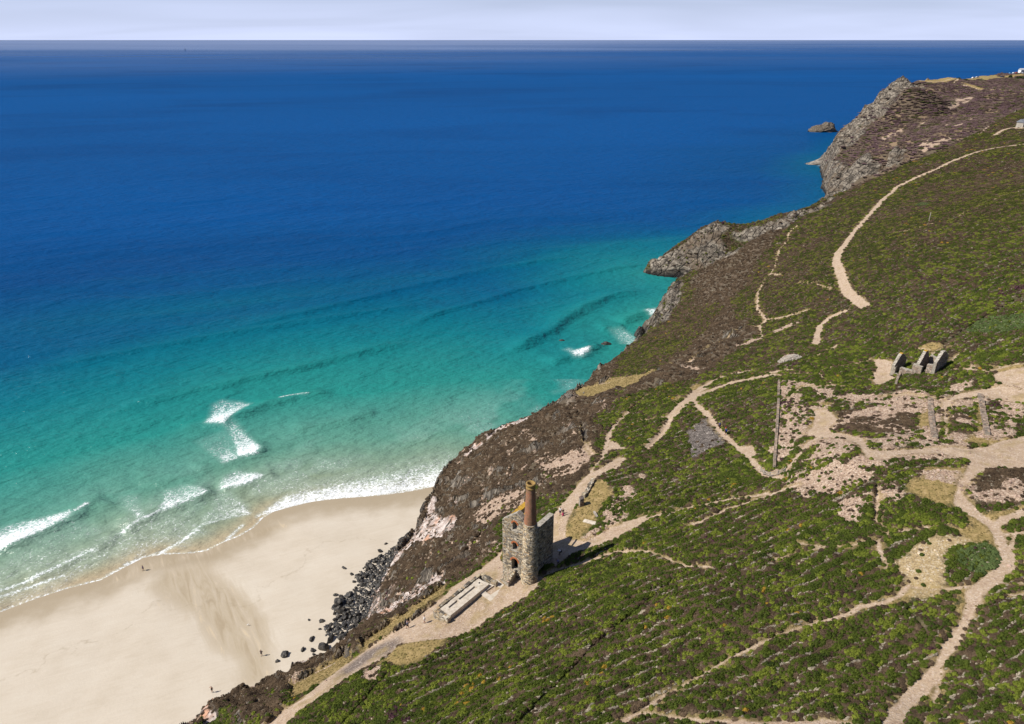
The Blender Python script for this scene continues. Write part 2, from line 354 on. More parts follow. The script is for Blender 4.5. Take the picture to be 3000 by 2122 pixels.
DIRT = [  # bare trodden ground
    ('S', [(1090, 1893), (1169, 1842), (1240, 1790), (1300, 1745), (1326, 1717), (1422, 1655), (1471, 1612), (1480, 1680), (1560, 1690), (1595, 1688), (1575, 1712), (1545, 1745), (1500, 1770), (1450, 1800), (1400, 1838), (1345, 1862), (1300, 1868), (1257, 1872), (1169, 1888), (1106, 1941)]),
    ('G', [(760, 1680), (800, 1624), (940, 1500), (1100, 1400), (1300, 1230), (1500, 1090), (1700, 950), (1900, 850), (1900, 950), (1850, 1010), (1720, 1110), (1600, 1150), (1400, 1290), (1280, 1380), (1100, 1500), (950, 1624), (880, 1700)]),
    ('D', [(1150, 740), (1250, 740), (1400, 770), (1600, 660), (1895, 550), (1895, 605), (1700, 720), (1500, 805), (1300, 860), (1150, 980)]),
    ('I', [(290, 0), (420, 0), (520, 90), (410, 160), (450, 210), (740, 260), (800, 380), (1000, 380), (1400, 360), (1900, 350), (2000, 300), (2274, 240), (2450, 230), (2450, 540), (2274, 540), (1900, 560), (1800, 650), (1680, 740), (1720, 880), (1850, 1000), (1800, 1020), (1600, 900), (1640, 700), (1730, 560), (1760, 470), (1500, 420), (1100, 420), (900, 470), (780, 450), (700, 330), (560, 270), (300, 260), (200, 230), (260, 160)]),
    ('C', [(1020, 570), (1190, 590), (1180, 700), (1210, 740), (1120, 790), (1040, 790), (1010, 720), (1060, 640)]),
    ('C', [(1540, 900), (1640, 930), (1720, 870), (1900, 840), (2100, 800), (2400, 850), (2400, 960), (2000, 900), (1900, 880), (1700, 920), (1650, 1000), (1620, 960)]),
    ('C', [(2050, 690), (2296, 640), (2400, 640), (2400, 850), (2150, 800), (2030, 730)]),
    ('K', [(260, 1000), (300, 930), (380, 980), (440, 1015), (270, 1040)]), ('K', [(1560, 1010), (1600, 980), (1660, 1000), (1680, 1090), (1620, 1110)]),
]
GRASS = [  # dry yellow turf
    ('D', [(1220, 720), (1330, 520), (1440, 300), (1560, 290), (1610, 400), (1500, 520), (1480, 600), (1400, 690), (1330, 760), (1220, 750)]),
    ('G', [(1730, 1105), (1900, 960), (2150, 915), (2271, 910), (2290, 950), (2200, 1010), (2050, 1110), (1900, 1140)]),
    ('G', [(1500, 1090), (1300, 1230), (1080, 1390), (980, 1370), (1000, 1300), (1280, 1150), (1450, 1040)]),
    ('G', [(2271, 540), (2000, 750), (1800, 890), (1600, 1010), (1580, 960), (1900, 740), (2271, 480)]),
    ('I', [(1350, 540), (1780, 560), (1700, 740), (1640, 900), (1450, 900), (1150, 780), (1250, 640)]), ('I', [(1700, 880), (1850, 1000), (2100, 950), (2274, 920), (2274, 960), (2000, 1060), (2020, 1170), (2100, 1300), (2060, 1270), (1800, 1130)]),
    ('I', [(1600, 1130), (1900, 1100), (2000, 1130), (2070, 1290), (1950, 1260), (1750, 1260)]), ('I', [(260, 30), (320, 120), (250, 200), (180, 180), (270, 100)]),
    ('C', [(1050, 580), (1200, 590), (1180, 620), (1090, 620)]), ('C', [(1440, 920), (1480, 910), (1520, 1260), (1440, 1200), (1400, 1130)]), ('C', [(1890, 880), (1920, 890), (1980, 1230), (1880, 1220), (1930, 1060)]),
    ('C', [(1640, 1250), (1740, 1230), (2296, 1240), (2296, 1290), (1900, 1290)]), ('C', [(1400, 480), (1500, 440), (1580, 430), (1600, 470), (1500, 500)]), ('C', [(1000, 760), (1090, 730), (1200, 760), (1100, 800)]), ('C', [(520, 930), (680, 950), (640, 980), (520, 960)]),
    ('C', [(2070, 650), (2300, 610), (2300, 660), (2100, 690)]), ('K', [(1050, 450), (1110, 400), (1150, 420), (1080, 480)]), ('K', [(890, 560), (950, 520), (930, 590)]), ('J', [(920, 470), (1000, 400), (1100, 400), (1250, 340), (1120, 460), (960, 490)]), ('J', [(1650, 300), (1760, 310), (1760, 500), (1660, 660), (1640, 680), (1700, 450)]),
    ('P', [(880, 1190), (1100, 1110), (1350, 1080), (1500, 1020), (1560, 1060), (1300, 1180), (1000, 1290), (700, 1340), (480, 1400), (560, 1330), (760, 1200)]),
    ('M', [(-40, 410), (400, 395), (1000, 370), (1600, 320), (1700, 380), (1000, 400), (300, 480), (-60, 470)]), ('M', [(850, 490), (1300, 570), (1360, 620), (1180, 600), (900, 530)]), ('M', [(1300, 400), (2215, 300), (2215, 340), (1400, 420)]),
]
SCREE = [  # pink spoil
    ('I', [(200, 500), (300, 330), (420, 290), (640, 290), (700, 340), (600, 420), (500, 500), (780, 560), (850, 640), (760, 720), (500, 840), (350, 800), (200, 760), (60, 690), (-20, 640), (60, 600), (150, 560)]),
    ('I', [(880, 680), (1050, 690), (1150, 800), (1060, 900), (940, 910), (890, 880)]), ('I', [(800, 400), (1000, 400), (1400, 390), (1700, 450), (1350, 480), (1080, 500), (900, 560), (800, 540), (720, 450)]),
    ('C', [(250, 950), (400, 960), (520, 990), (540, 1080), (460, 1180), (420, 1250), (330, 1400), (230, 1500), (190, 1500), (230, 1200)]), ('K', [(1900, 540), (1990, 520), (2060, 470), (2130, 520), (2040, 560), (1980, 570)]),
    ('K', [(420, 1350), (500, 1370), (540, 1480), (400, 1660), (200, 1660), (280, 1500)]), ('D', [(1350, 760), (1650, 500), (1720, 330), (1780, 340), (1800, 420), (1700, 600), (1500, 760), (1400, 790)]),
    ('K', [(560, 1260), (640, 1260), (620, 1320), (580, 1310)]), ('K', [(420, 1300), (470, 1270), (500, 1290), (440, 1320)]), ('K', [(0, 990), (100, 960), (130, 1060), (100, 1160), (30, 1190), (0, 1150)]),
    ('L', [(1000, 950), (1200, 800), (1400, 720), (1450, 930), (1300, 990), (1100, 1100), (1000, 1100), (900, 1060)]), ('L', [(1550, 520), (1700, 460), (1950, 390), (2050, 480), (1950, 560), (1850, 640), (1700, 690), (1600, 620)]),
    ('L', [(1240, 700), (1280, 570), (1310, 580), (1270, 690)]), ('L', [(830, 1080), (960, 980), (1010, 880), (1000, 700), (1030, 700), (1050, 880), (900, 1070)]), ('L', [(840, 1380), (1000, 1180), (1060, 1150), (960, 1320), (900, 1390)]),
    ('C', [(1490, 910), (1580, 920), (1620, 1100), (1570, 1250), (1530, 1260)]), ('C', [(1940, 1010), (2300, 990), (2300, 1080), (2100, 1090), (2020, 1230), (1980, 1180)]), ('C', [(1600, 1260), (1700, 1180), (1850, 1240), (1750, 1290)]),
    ('B', [(1480, 1200), (1620, 1140), (1740, 1130), (1620, 1180), (1500, 1230)]), ('B', [(1540, 1430), (1600, 1380), (1690, 1400), (1640, 1460), (1560, 1470)]), ('B', [(1150, 1340), (1300, 1270), (1420, 1260), (1250, 1330)]),
    ('I', [(450, 1000), (560, 920), (720, 900), (720, 1080), (560, 1080)]), ('G', [(1600, 1180), (1700, 1140), (1760, 1180), (1700, 1260), (1600, 1260)]), ('G', [(680, 1480), (830, 1410), (850, 1440), (720, 1510)]),
    ('D', [(900, 1180), (980, 1090), (1050, 1080), (960, 1160)]), ('H', [(690, 450), (760, 390), (740, 460), (480, 560), (380, 600), (450, 540)]), ('L', [(560, 1560), (830, 1410), (900, 1420), (760, 1520), (620, 1624)]),
    ('A', [(1090, 740), (1200, 690), (1310, 640), (1240, 710), (1120, 770)]), ('A', [(1640, 500), (1720, 420), (1880, 400), (1800, 450), (1700, 490)]), ('A', [(1690, 650), (1800, 570), (1900, 560), (1760, 640)]), ('A', [(1880, 700), (2040, 600), (2010, 640), (1920, 710)]), ('A', [(1380, 820), (1500, 750), (1460, 810)]),
    ('A', [(1390, 830), (1690, 720), (1720, 740), (1450, 860)]), ('A', [(1620, 630), (1680, 600), (1660, 640)]), ('A', [(1370, 640), (1470, 590), (1420, 640)]),
]
WORKINGS = [('S', [(2230, 1385), (2290, 1110), (2420, 1130), (2600, 1140), (2800, 1120), (3010, 1090), (3010, 1480), (2860, 1500), (2700, 1440), (2560, 1480), (2400, 1490)])]
YELLOW = [('I', [(1230, 1290), (1400, 1210), (1700, 1200), (1780, 1270), (1600, 1330), (1530, 1420), (1540, 1560), (1540, 1740), (1400, 1800), (1180, 1760), (1150, 1640), (1080, 1520), (1020, 1440), (1120, 1400)])]
ROCK = [  # bare pale cliff rock
    ('L', [(370, 1150), (460, 1080), (500, 900), (540, 810), (575, 830), (560, 1000), (760, 1040), (760, 1130), (600, 1250), (440, 1290), (300, 1340), (150, 1500), (60, 1624), (-20, 1624), (100, 1500), (250, 1330), (340, 1240)]),
    ('G', [(1600, 740), (1680, 600), (1740, 420), (1830, 320), (1990, 80), (2120, 0), (2271, 0), (2271, 60), (2050, 130), (1900, 260), (1790, 400), (1730, 560), (1700, 680), (1900, 590), (2100, 440), (2271, 390), (2271, 470), (2000, 610), (1800, 720), (1640, 810)]),
    ('L', [(850, 480), (900, 380), (1000, 330), (1000, 380), (920, 420), (880, 500)]), ('L', [(1050, 300), (1280, 140), (1700, -20), (1700, 10), (1280, 180), (1080, 310)]),
    ('G', [(80, 1624), (200, 1560), (330, 1480), (420, 1560), (300, 1640)]), ('G', [(940, 1250), (1080, 1140), (1100, 1150), (1000, 1240)]), ('L', [(730, 900), (790, 860), (780, 930)]),
]
CRAG = [  # dark cliff rock
    ('A', [(690, 700), (830, 560), (920, 490), (1070, 320), (1260, 250), (1470, 290), (1400, 340), (1250, 360), (1150, 500), (1150, 560), (1000, 620), (950, 720), (830, 820), (720, 900), (690, 850)]),
    ('A', [(620, 1250), (660, 1080), (700, 930), (830, 980), (1000, 880), (1130, 960), (1150, 870), (1220, 840), (1300, 830), (1270, 940), (1050, 1040), (850, 1130), (760, 1190)]),
    ('B', [(360, 710), (440, 560), (650, 525), (720, 415), (850, 315), (970, 285), (1110, 300), (1030, 420), (1100, 480), (1250, 480), (1200, 540), (1100, 600), (900, 690), (720, 745), (550, 735)]),
    ('B', [(1110, 400), (1300, 330), (1500, 280), (1900, 130), (2000, 90), (1900, 170), (1600, 310), (1400, 400), (1250, 470)]),
    ('P', [(1590, 530), (1620, 330), (1690, 165), (1750, 90), (1830, 90), (1790, 250), (1720, 380), (1640, 510)]), ('P', [(440, 1400), (560, 1300), (640, 1360), (600, 1410), (480, 1420)]),
]
GREY = [('K', [(1210, 720), (1260, 800), (1390, 930), (1380, 970), (1230, 1030), (1100, 1110), (1040, 1110), (1040, 1000), (1010, 850)])]
SOOT = [('G', [(1620, 1020), (1760, 950), (1880, 910), (1900, 950), (1800, 1030), (1650, 1080), (1500, 1180), (1400, 1230), (1420, 1170)])]
GREEN = [('C', [(1880, 270), (2000, 230), (2296, 200), (2400, 220), (2400, 330), (2200, 330), (2000, 360), (1800, 340)]), ('A', [(1370, 1290), (1460, 1270), (1510, 1290), (1440, 1310)]), ('I', [(1640, 1340), (1850, 1270), (2050, 1290), (2100, 1420), (2000, 1560), (1800, 1560), (1640, 1450)]), ('M', [(1350, 570), (2215, 560), (2215, 640), (1400, 630)]), ('M', [(1080, 400), (1380, 390), (1380, 430), (1080, 440)])]
BROWN = [('Z', [(400, 1660), (600, 1545), (850, 1390), (1080, 1250), (1125, 1180), (1200, 1130), (1290, 1060), (1330, 1010), (1330, 930), (1420, 880), (1560, 850), (1640, 790), (1700, 745), (1640, 690), (1560, 660), (1530, 640), (1600, 590), (1870, 455), (1900, 440), (2000, 380), (1800, 380), (1400, 520), (1400, 640), (1300, 800), (1050, 960), (950, 1000), (900, 1200), (700, 1400), (380, 1600)]),
         ('G', [(60, 1660), (350, 1360), (640, 1220), (760, 1280), (1100, 1110), (1600, 790), (1900, 630), (2271, 440), (2300, 540), (1900, 830), (1500, 1060), (1280, 1150), (1000, 1300), (960, 1480), (780, 1660)]),
         ('D', [(0, 1370), (100, 1290), (340, 1125), (735, 855), (735, 420), (1150, 500), (1250, 440), (1420, 170), (1330, -60), (300, -20), (150, 400), (0, 900)]),
         ('I', [(1850, 600), (1950, 560), (2274, 540), (2450, 560), (2450, 900), (2274, 920), (1950, 960), (1750, 900), (1780, 700)]), ('C', [(650, 1130), (800, 1000), (1440, 950), (1450, 1200), (1200, 1220), (700, 1180)]), ('C', [(1640, 1080), (1800, 1060), (1900, 1180), (1800, 1240), (1640, 1240)])]

# ------------------------------------------------------------------ ground grid: finer near the viewpoint, coarser far off
ys = [24.0]
while ys[-1] < 1400: ys.append(ys[-1] * 1.0039)
ys = np.array(ys); LY0 = math.log(ys[0]); LR = math.log(1.0039)
ts = np.arange(-0.84, 1.32, 0.0032)
GY, GT = np.meshgrid(ys, ts, indexing='ij'); GX = GT * (GY + 15)
R_, C_ = GX.shape
def gsample(F, x, y):
    """bilinear value of a grid field at ground points"""
    r = np.clip((np.log(y) - LY0) / LR, 0, R_ - 1.001); c = np.clip((x / (y + 15) - ts[0]) / 0.0032, 0, C_ - 1.001)
    i = r.astype(int); j = c.astype(int); a = r - i; b = c - j
    return (F[i, j] * (1 - b) + F[i, j + 1] * b) * (1 - a) + (F[i + 1, j] * (1 - b) + F[i + 1, j + 1] * b) * a

GZ = land_z(GX.ravel(), GY.ravel()).reshape(GX.shape)
fx, fy = GX.ravel(), GY.ravel()
SD = {k: np.full(fx.shape, -6.0) for k in ('path', 'grass', 'scree', 'yellow', 'rock', 'grey', 'soot', 'green', 'brown', 'crag', 'ditch', 'work')}

# one hit test for every pixel used below
_all = []
for lst in (DIRT, GRASS, SCREE, YELLOW, ROCK, GREY, SOOT, GREEN, BROWN, CRAG, WORKINGS):
    for c, l in lst: _all += pxs(c, l)
for c, w, l in PATHS: _all += pxs(c, l)
for c, w, l in DITCH: _all += pxs(c, l)
_hit = hits(_all); _i = 0
def take(n):
    global _i
    r = _hit[_i:_i + n]; _i += n
    return r
def stamp(field, poly):
    m = 4.0
    k = np.nonzero((fx > poly[:, 0].min() - m) & (fx < poly[:, 0].max() + m) & (fy > poly[:, 1].min() - m) & (fy < poly[:, 1].max() + m))[0]
    if len(k): field[k] = np.maximum(field[k], signed(fx[k], fy[k], poly))
for key, lst in (('path', DIRT), ('grass', GRASS), ('scree', SCREE), ('yellow', YELLOW), ('rock', ROCK), ('grey', GREY), ('soot', SOOT), ('green', GREEN), ('brown', BROWN), ('crag', CRAG), ('work', WORKINGS)):
    for c, l in lst: stamp(SD[key], take(len(l)))
for c, w, l in PATHS:
    p = take(len(l)); m = 5
    k = np.nonzero((fx > p[:, 0].min() - m) & (fx < p[:, 0].max() + m) & (fy > p[:, 1].min() - m) & (fy < p[:, 1].max() + m))[0]
    if len(k): SD['path'][k] = np.maximum(SD['path'][k], w / 2 - seg_nearest(fx[k], fy[k], p))
for c, w, l in DITCH:
    p = take(len(l)); m = 5
    k = np.nonzero((fx > p[:, 0].min() - m) & (fx < p[:, 0].max() + m) & (fy > p[:, 1].min() - m) & (fy < p[:, 1].max() + m))[0]
    if len(k): SD['ditch'][k] = np.maximum(SD['ditch'][k], w / 2 - seg_nearest(fx[k], fy[k], p))
# ------------------------------------------------------------------ material helpers
def srgb(r, g, b):
    f = lambda c: (c / 255 / 12.92) if c / 255 <= 0.04045 else ((c / 255 + 0.055) / 1.055) ** 2.4
    return (f(r), f(g), f(b), 1.0)
class Mat:
    """a small node-building helper"""
    def __init__(self, name, rough=0.9, spec=0.2):
        self.m = bpy.data.materials.new(name); self.m.use_nodes = True
        self.t = self.m.node_tree; self.n, self.l = self.t.nodes, self.t.links
        self.b = self.n['Principled BSDF']
        self.b.inputs['Roughness'].default_value = rough
        self.b.inputs['Specular IOR Level'].default_value = spec
        self.pos = self.n.new('ShaderNodeNewGeometry').outputs['Position']
    def put(self, sock, v):
        if hasattr(v, 'is_output'): self.l.new(v, sock)
        else: sock.default_value = v
    def attr(self, name, typ='GEOMETRY', out='Fac'):
        a = self.n.new('ShaderNodeAttribute'); a.attribute_name = name; a.attribute_type = typ
        return a.outputs[out]
    def noise(self, scale, detail=3, rough=0.55, vec=None, dist=0.0, out='Fac'):
        a = self.n.new('ShaderNodeTexNoise'); a.inputs['Scale'].default_value = scale
        a.inputs['Detail'].default_value = detail; a.inputs['Roughness'].default_value = rough; a.inputs['Distortion'].default_value = dist
        self.l.new(vec or self.pos, a.inputs['Vector'])
        return a.outputs[out]
    def vor(self, scale, feature='F1', vec=None, out='Distance'):
        a = self.n.new('ShaderNodeTexVoronoi'); a.inputs['Scale'].default_value = scale; a.feature = feature
        self.l.new(vec or self.pos, a.inputs['Vector'])
        return a.outputs[out]
    def mapping(self, scale=(1, 1, 1), rot=(0, 0, 0), vec=None):
        a = self.n.new('ShaderNodeMapping'); a.vector_type = 'TEXTURE'                # x runs along the turned axis
        a.inputs['Scale'].default_value = tuple(1 / q for q in scale); a.inputs['Rotation'].default_value = rot
        self.l.new(vec or self.pos, a.inputs['Vector'])
        return a.outputs[0]
    def math(self, op, a, b=0.0, c=0.0):
        n = self.n.new('ShaderNodeMath'); n.operation = op
        for i, v in enumerate((a, b, c)): self.put(n.inputs[i], v)
        return n.outputs[0]
    def rng(self, v, a, b, c=0.0, d=1.0, smooth=False):
        n = self.n.new('ShaderNodeMapRange'); n.clamp = True
        if smooth: n.interpolation_type = 'SMOOTHSTEP'
        self.put(n.inputs['Value'], v)
        for k, x in zip(('From Min', 'From Max', 'To Min', 'To Max'), (a, b, c, d)): n.inputs[k].default_value = x
        return n.outputs['Result']
    def mix(self, f, a, b, blend='MIX'):
        n = self.n.new('ShaderNodeMix'); n.data_type = 'RGBA'; n.blend_type = blend
        self.put(n.inputs['Factor'], f); self.put(n.inputs['A'], a); self.put(n.inputs['B'], b)
        return n.outputs['Result']
    def ramp(self, v, stops, interp='LINEAR'):
        n = self.n.new('ShaderNodeValToRGB'); n.color_ramp.interpolation = interp
        e = n.color_ramp.elements
        while len(e) < len(stops): e.new(0.5)
        for i, (p, c) in enumerate(stops): e[i].position = p; e[i].color = c if len(c) == 4 else tuple(c) + (1,)
        self.put(n.inputs['Fac'], v)
        return n.outputs['Color']
    def bump(self, h, strength, dist, prev=None):
        n = self.n.new('ShaderNodeBump'); n.inputs['Strength'].default_value = strength; n.inputs['Distance'].default_value = dist
        self.put(n.inputs['Height'], h)
        if prev is not None: self.l.new(prev, n.inputs['Normal'])
        return n.outputs[0]
    def done(self, col=None, normal=None, rough=None):
        if col is not None: self.put(self.b.inputs['Base Color'], col)
        if normal is not None: self.l.new(normal, self.b.inputs['Normal'])
        if rough is not None: self.put(self.b.inputs['Roughness'], rough)
        return self.m

def link(o, parent=None):
    COL.objects.link(o)
    if parent is not None: o.parent = parent
    return o
def add_attr(me, name, arr):
    a = me.attributes.new(name, 'FLOAT', 'POINT'); a.data.foreach_set('value', np.ascontiguousarray(arr, dtype=np.float32).ravel())
def grid_object(name, X, Y, Z, keep, mat, attrs, smooth=True):
    R, C = X.shape
    i = np.arange(R * C).reshape(R, C)
    q = np.stack([i[:-1, :-1], i[:-1, 1:], i[1:, 1:], i[1:, :-1]], -1).reshape(-1, 4)
    if keep is not None: q = q[keep.ravel()[q].any(1)]
    used = np.zeros(R * C, bool); used[q.ravel()] = True
    idx = np.cumsum(used) - 1; q = idx[q]
    v = np.stack([X, Y, Z], -1).reshape(-1, 3)[used]
    me = bpy.data.meshes.new(name)
    me.vertices.add(len(v)); me.vertices.foreach_set('co', v.ravel().astype(np.float32))
    me.loops.add(len(q) * 4); me.loops.foreach_set('vertex_index', q.ravel().astype(np.int32))
    me.polygons.add(len(q)); me.polygons.foreach_set('loop_start', (np.arange(len(q)) * 4).astype(np.int32))
    me.polygons.foreach_set('use_smooth', np.full(len(q), smooth))
    me.update(calc_edges=True)
    for k, a in attrs.items(): add_attr(me, k, a.ravel()[used])
    me.materials.append(mat)
    o = bpy.data.objects.new(name, me); link(o); o['kind'] = 'structure'
    return o

# ------------------------------------------------------------------ ground detail
for k in SD: SD[k] = SD[k].reshape(GX.shape)
gy_, gx_ = np.gradient(GZ)
slope = np.hypot(gx_ / np.maximum(np.gradient(GX, axis=1), 1e-6), gy_ / np.gradient(GY, axis=0))
brownz = sstep(-2, 2, SD['brown'] + (fbm(GX / 8, GY / 8, 3, 31) - 0.5) * 8)
SD['path'] = SD['path'] + (fbm(GX / 2.3, GY / 2.3, 3, 35) - 0.46) * 0.65 * sstep(-3, -1, SD['path']) * sstep(420, 200, GY)
SD['scree'] = np.maximum(SD['scree'], np.where(SD['work'] > 0, ((fbm(GX / 3.4, GY / 3.4, 4, 36) - 0.53) * 9).clip(-6, 0.7), -6))
bare = np.maximum.reduce([SD['path'], SD['grass'], SD['scree'], SD['yellow'], SD['rock'], SD['grey']])
veg = sstep(0.25, -0.25, bare)
near = sstep(500, 200, GY)
crag = sstep(-3, 4, SD['crag'] + (fbm(GX / 12, GY / 12, 3, 9) - 0.5) * 8)
crag = np.maximum(crag, sstep(1.1, 1.8, slope) * sstep(120, 220, GY))
rock = sstep(-1.0, 1.0, SD['rock'] + (fbm(GX / 3, GY / 3, 3, 19) - 0.5) * 3)
rock = np.maximum(rock, sstep(1.0, 1.5, slope) * sstep(190, 120, GY) * 0.8)
ero = brownz * sstep(49, 43, GZ) * sstep(0.60, 0.72, ridged(GX / 11, GY / 16, 4, 37)) * sstep(230, 170, GY)
SD['scree'] = np.maximum(SD['scree'], np.where((ero > 0.4) & (fbm(GX / 5, GY / 5, 3, 38) > 0.58), 0.2 + (fbm(GX / 2, GY / 2, 2, 39) - 0.5) * 1.5, -6))
D = veg * near * ((fbm(GX / 5, GY / 5, 4, 21) - 0.5) * 0.9 + (fbm(GX / 1.3, GY / 1.3, 2, 22) - 0.5) * 0.35)
D -= 0.22 * sstep(-0.35, 0.1, SD['path']) * sstep(420, 150, GY)
D -= 0.5 * sstep(-0.3, 0.15, SD['ditch'])
D += SD['path'].clip(0, 1) * (fbm(GX / 1.5, GY / 1.5, 3, 23) - 0.5) * 0.12
D += sstep(-0.3, 0.6, SD['scree']) * (fbm(GX / 1.6, GY / 1.6, 4, 24) - 0.45) * 0.7
D += rock * ((ridged(GX / 6, GY / 9, 4, 25) - 0.55) * 3.2 + (fbm(GX / 1.2, GY / 1.2, 3, 26) - 0.5) * 1.0) * sstep(0, 6, GZ)
far = sstep(480, 700, GY)
D += crag * ((ridged(GX / (9 + 14 * far), GY / (11 + 22 * far), 5, 27) - 0.55) * (6.5 + 17 * far) + (fbm(GX / 3.5, GY / 3.5, 3, 28) - 0.5) * 4.0)
D += crag * (1 - far) * 0.9 * np.sin(GZ * 2.7 + fbm(GX / 10, GY / 10, 3, 29) * 6)
D += far * (1 - crag) * (ridged(GX / 45, GY / 60, 4, 30) - 0.5) * 6
D += brownz * near * veg * ((ridged((GX * 0.8 + GY * 0.6) / 9, (GY * 0.8 - GX * 0.6) / 14, 4, 33) - 0.5) * 5.6) * sstep(49, 43, GZ) * sstep(330, 200, GY)
D *= sstep(-1.5, 1.5, GZ)
# the flat ground that carries the engine house stays smooth
GZ2 = GZ + D
g2y, g2x = np.gradient(GZ2)
slope2 = np.hypot(g2x / np.maximum(np.gradient(GX, axis=1), 1e-6), g2y / np.gradient(GY, axis=0))
crag = np.maximum(crag, brownz * sstep(1.05, 1.55, slope2) * 0.9 * sstep(340, 280, GY) * sstep(49, 43, GZ))

mb = Mat('hillside_ground', 0.95, 0.15)
n1, n2, n3 = mb.noise(0.12, 4), mb.noise(0.9, 4, 0.6), mb.noise(6.0, 3, 0.6)
stones = mb.vor(5.5, out='Color'); stones_d = mb.vor(5.5)
stone_v = mb.n.new('ShaderNodeSeparateColor'); mb.l.new(stones, stone_v.inputs[0])
stone_v = stone_v.outputs[0]
wob = mb.math('ADD', mb.math('MULTIPLY', mb.math('SUBTRACT', n2, 0.5), 1.3), mb.math('MULTIPLY', mb.math('SUBTRACT', n3, 0.5), 0.7))
def layer(name, a=-0.05, b=0.12, k=1.0):
    return mb.rng(mb.math('ADD', mb.attr(name), mb.math('MULTIPLY', wob, k)), a, b)
green_c = mb.ramp(n2, [(0.3, (0.034, 0.040, 0.012)), (0.55, (0.060, 0.064, 0.019)), (0.75, (0.10, 0.088, 0.038))])
brown_c = mb.ramp(n2, [(0.25, (0.036, 0.025, 0.017)), (0.5, (0.090, 0.064, 0.042)), (0.75, (0.19, 0.14, 0.095))])
grey_gap = mb.rng(n3, 0.55, 0.7)
base = mb.mix(mb.rng(n1, 0.40, 0.62), green_c, brown_c)
base = mb.mix(mb.math('MULTIPLY', grey_gap, 0.6), base, (0.20, 0.175, 0.155, 1))
lilac = mb.ramp(n3, [(0.3, (0.060, 0.042, 0.032)), (0.48, (0.125, 0.092, 0.072)), (0.58, (0.095, 0.088, 0.036)), (0.72, (0.25, 0.205, 0.18))])
heath = mb.mix(mb.rng(mb.noise(0.25, 5, 0.7), 0.40, 0.60), lilac, brown_c)
tanheath = mb.mix(mb.rng(mb.noise(0.03, 3), 0.48, 0.62), heath, (0.22, 0.155, 0.095, 1))
base = mb.mix(mb.attr('far'), base, tanheath)
base = mb.mix(mb.attr('brownz'), base, heath)
base = mb.mix(layer('green', -0.5, 0.8), base, mb.ramp(n3, [(0.3, (0.045, 0.065, 0.018)), (0.6, (0.085, 0.115, 0.028)), (0.8, (0.13, 0.15, 0.05))]))
turf = mb.ramp(mb.math('ADD', mb.math('MULTIPLY', n2, 0.6), mb.math('MULTIPLY', n3, 0.4)), [(0.30, (0.10, 0.10, 0.030)), (0.43, (0.22, 0.165, 0.062)), (0.56, (0.33, 0.235, 0.10)), (0.72, (0.42, 0.31, 0.19))])
base = mb.mix(layer('grass', -0.6, 0.5, 2.2), base, turf)
pink = mb.ramp(stone_v, [(0.0, (0.16, 0.108, 0.075)), (0.35, (0.315, 0.22, 0.155)), (0.7, (0.41, 0.295, 0.208)), (1.0, (0.53, 0.43, 0.335))])
base = mb.mix(layer('scree', -0.15, 0.2, 2.4), base, pink)
gold = mb.ramp(stone_v, [(0.0, (0.24, 0.175, 0.10)), (0.4, (0.37, 0.27, 0.135)), (0.8, (0.44, 0.335, 0.19)), (1.0, (0.52, 0.44, 0.33))])
base = mb.mix(layer('yellow', -0.6, 0.7, 2.4), base, gold)
ashy = mb.ramp(stone_v, [(0.0, (0.055, 0.046, 0.040)), (0.5, (0.125, 0.105, 0.09)), (1.0, (0.26, 0.22, 0.19))])
base = mb.mix(layer('grey', -0.5, 0.5, 1.7), base, ashy)
dirt = mb.ramp(mb.math('ADD', mb.math('MULTIPLY', n2, 0.55), mb.math('MULTIPLY', mb.noise(14, 3, 0.7), 0.45)), [(0.25, (0.25, 0.17, 0.115)), (0.45, (0.385, 0.28, 0.19)), (0.62, (0.445, 0.34, 0.24)), (0.8, (0.49, 0.395, 0.295))])
dirt = mb.mix(mb.math('MULTIPLY', layer('soot', -1.2, 0.6, 1.2), 0.85), dirt, (0.105, 0.085, 0.075, 1))
base = mb.mix(mb.math('MULTIPLY', layer('path', -0.9, -0.1, 0.9), 0.55), base, turf)
base = mb.mix(mb.math('MULTIPLY', mb.rng(stone_v, 0.78, 0.9), 0.35), base, base) if False else base
dirt = mb.mix(mb.math('MULTIPLY', mb.rng(stone_v, 0.72, 0.95), 0.45), dirt, (0.60, 0.50, 0.42, 1))
dirt = mb.mix(mb.math('MULTIPLY', mb.rng(stone_v, 0.22, 0.05), 0.40), dirt, (0.20, 0.13, 0.095, 1))
worn = mb.math('MULTIPLY', mb.rng(mb.attr('path'), 0.5, 1.6), mb.rng(mb.noise(0.22, 4, 0.6), 0.50, 0.62))
dirt = mb.mix(mb.math('MULTIPLY', worn, 0.55), dirt, turf)
base = mb.mix(layer('path', -0.12, 0.22, 0.42), base, dirt)
rockv = mb.noise(0.55, 5, 0.65, dist=0.8)
whiter = mb.ramp(rockv, [(0.30, (0.12, 0.09, 0.075)), (0.43, (0.36, 0.28, 0.24)), (0.56, (0.54, 0.47, 0.42)), (0.75, (0.62, 0.55, 0.50))])
whiter = mb.mix(mb.math('MULTIPLY', mb.rng(mb.noise(0.16, 3), 0.56, 0.66), 0.75), whiter, (0.52, 0.25, 0.13, 1))
base = mb.mix(mb.rng(mb.math('ADD', mb.attr('rock'), mb.math('MULTIPLY', wob, 0.5)), 0.42, 0.62), base, whiter)
cragn = mb.noise(0.26, 7, 0.76, vec=mb.mapping((0.8, 0.8, 2.2), (0.35, 0.1, 0)), dist=0.7)
strata = mb.noise(0.34, 5, 0.7, vec=mb.mapping((0.16, 0.16, 3.2), (0.22, -0.12, 0)), dist=0.4)
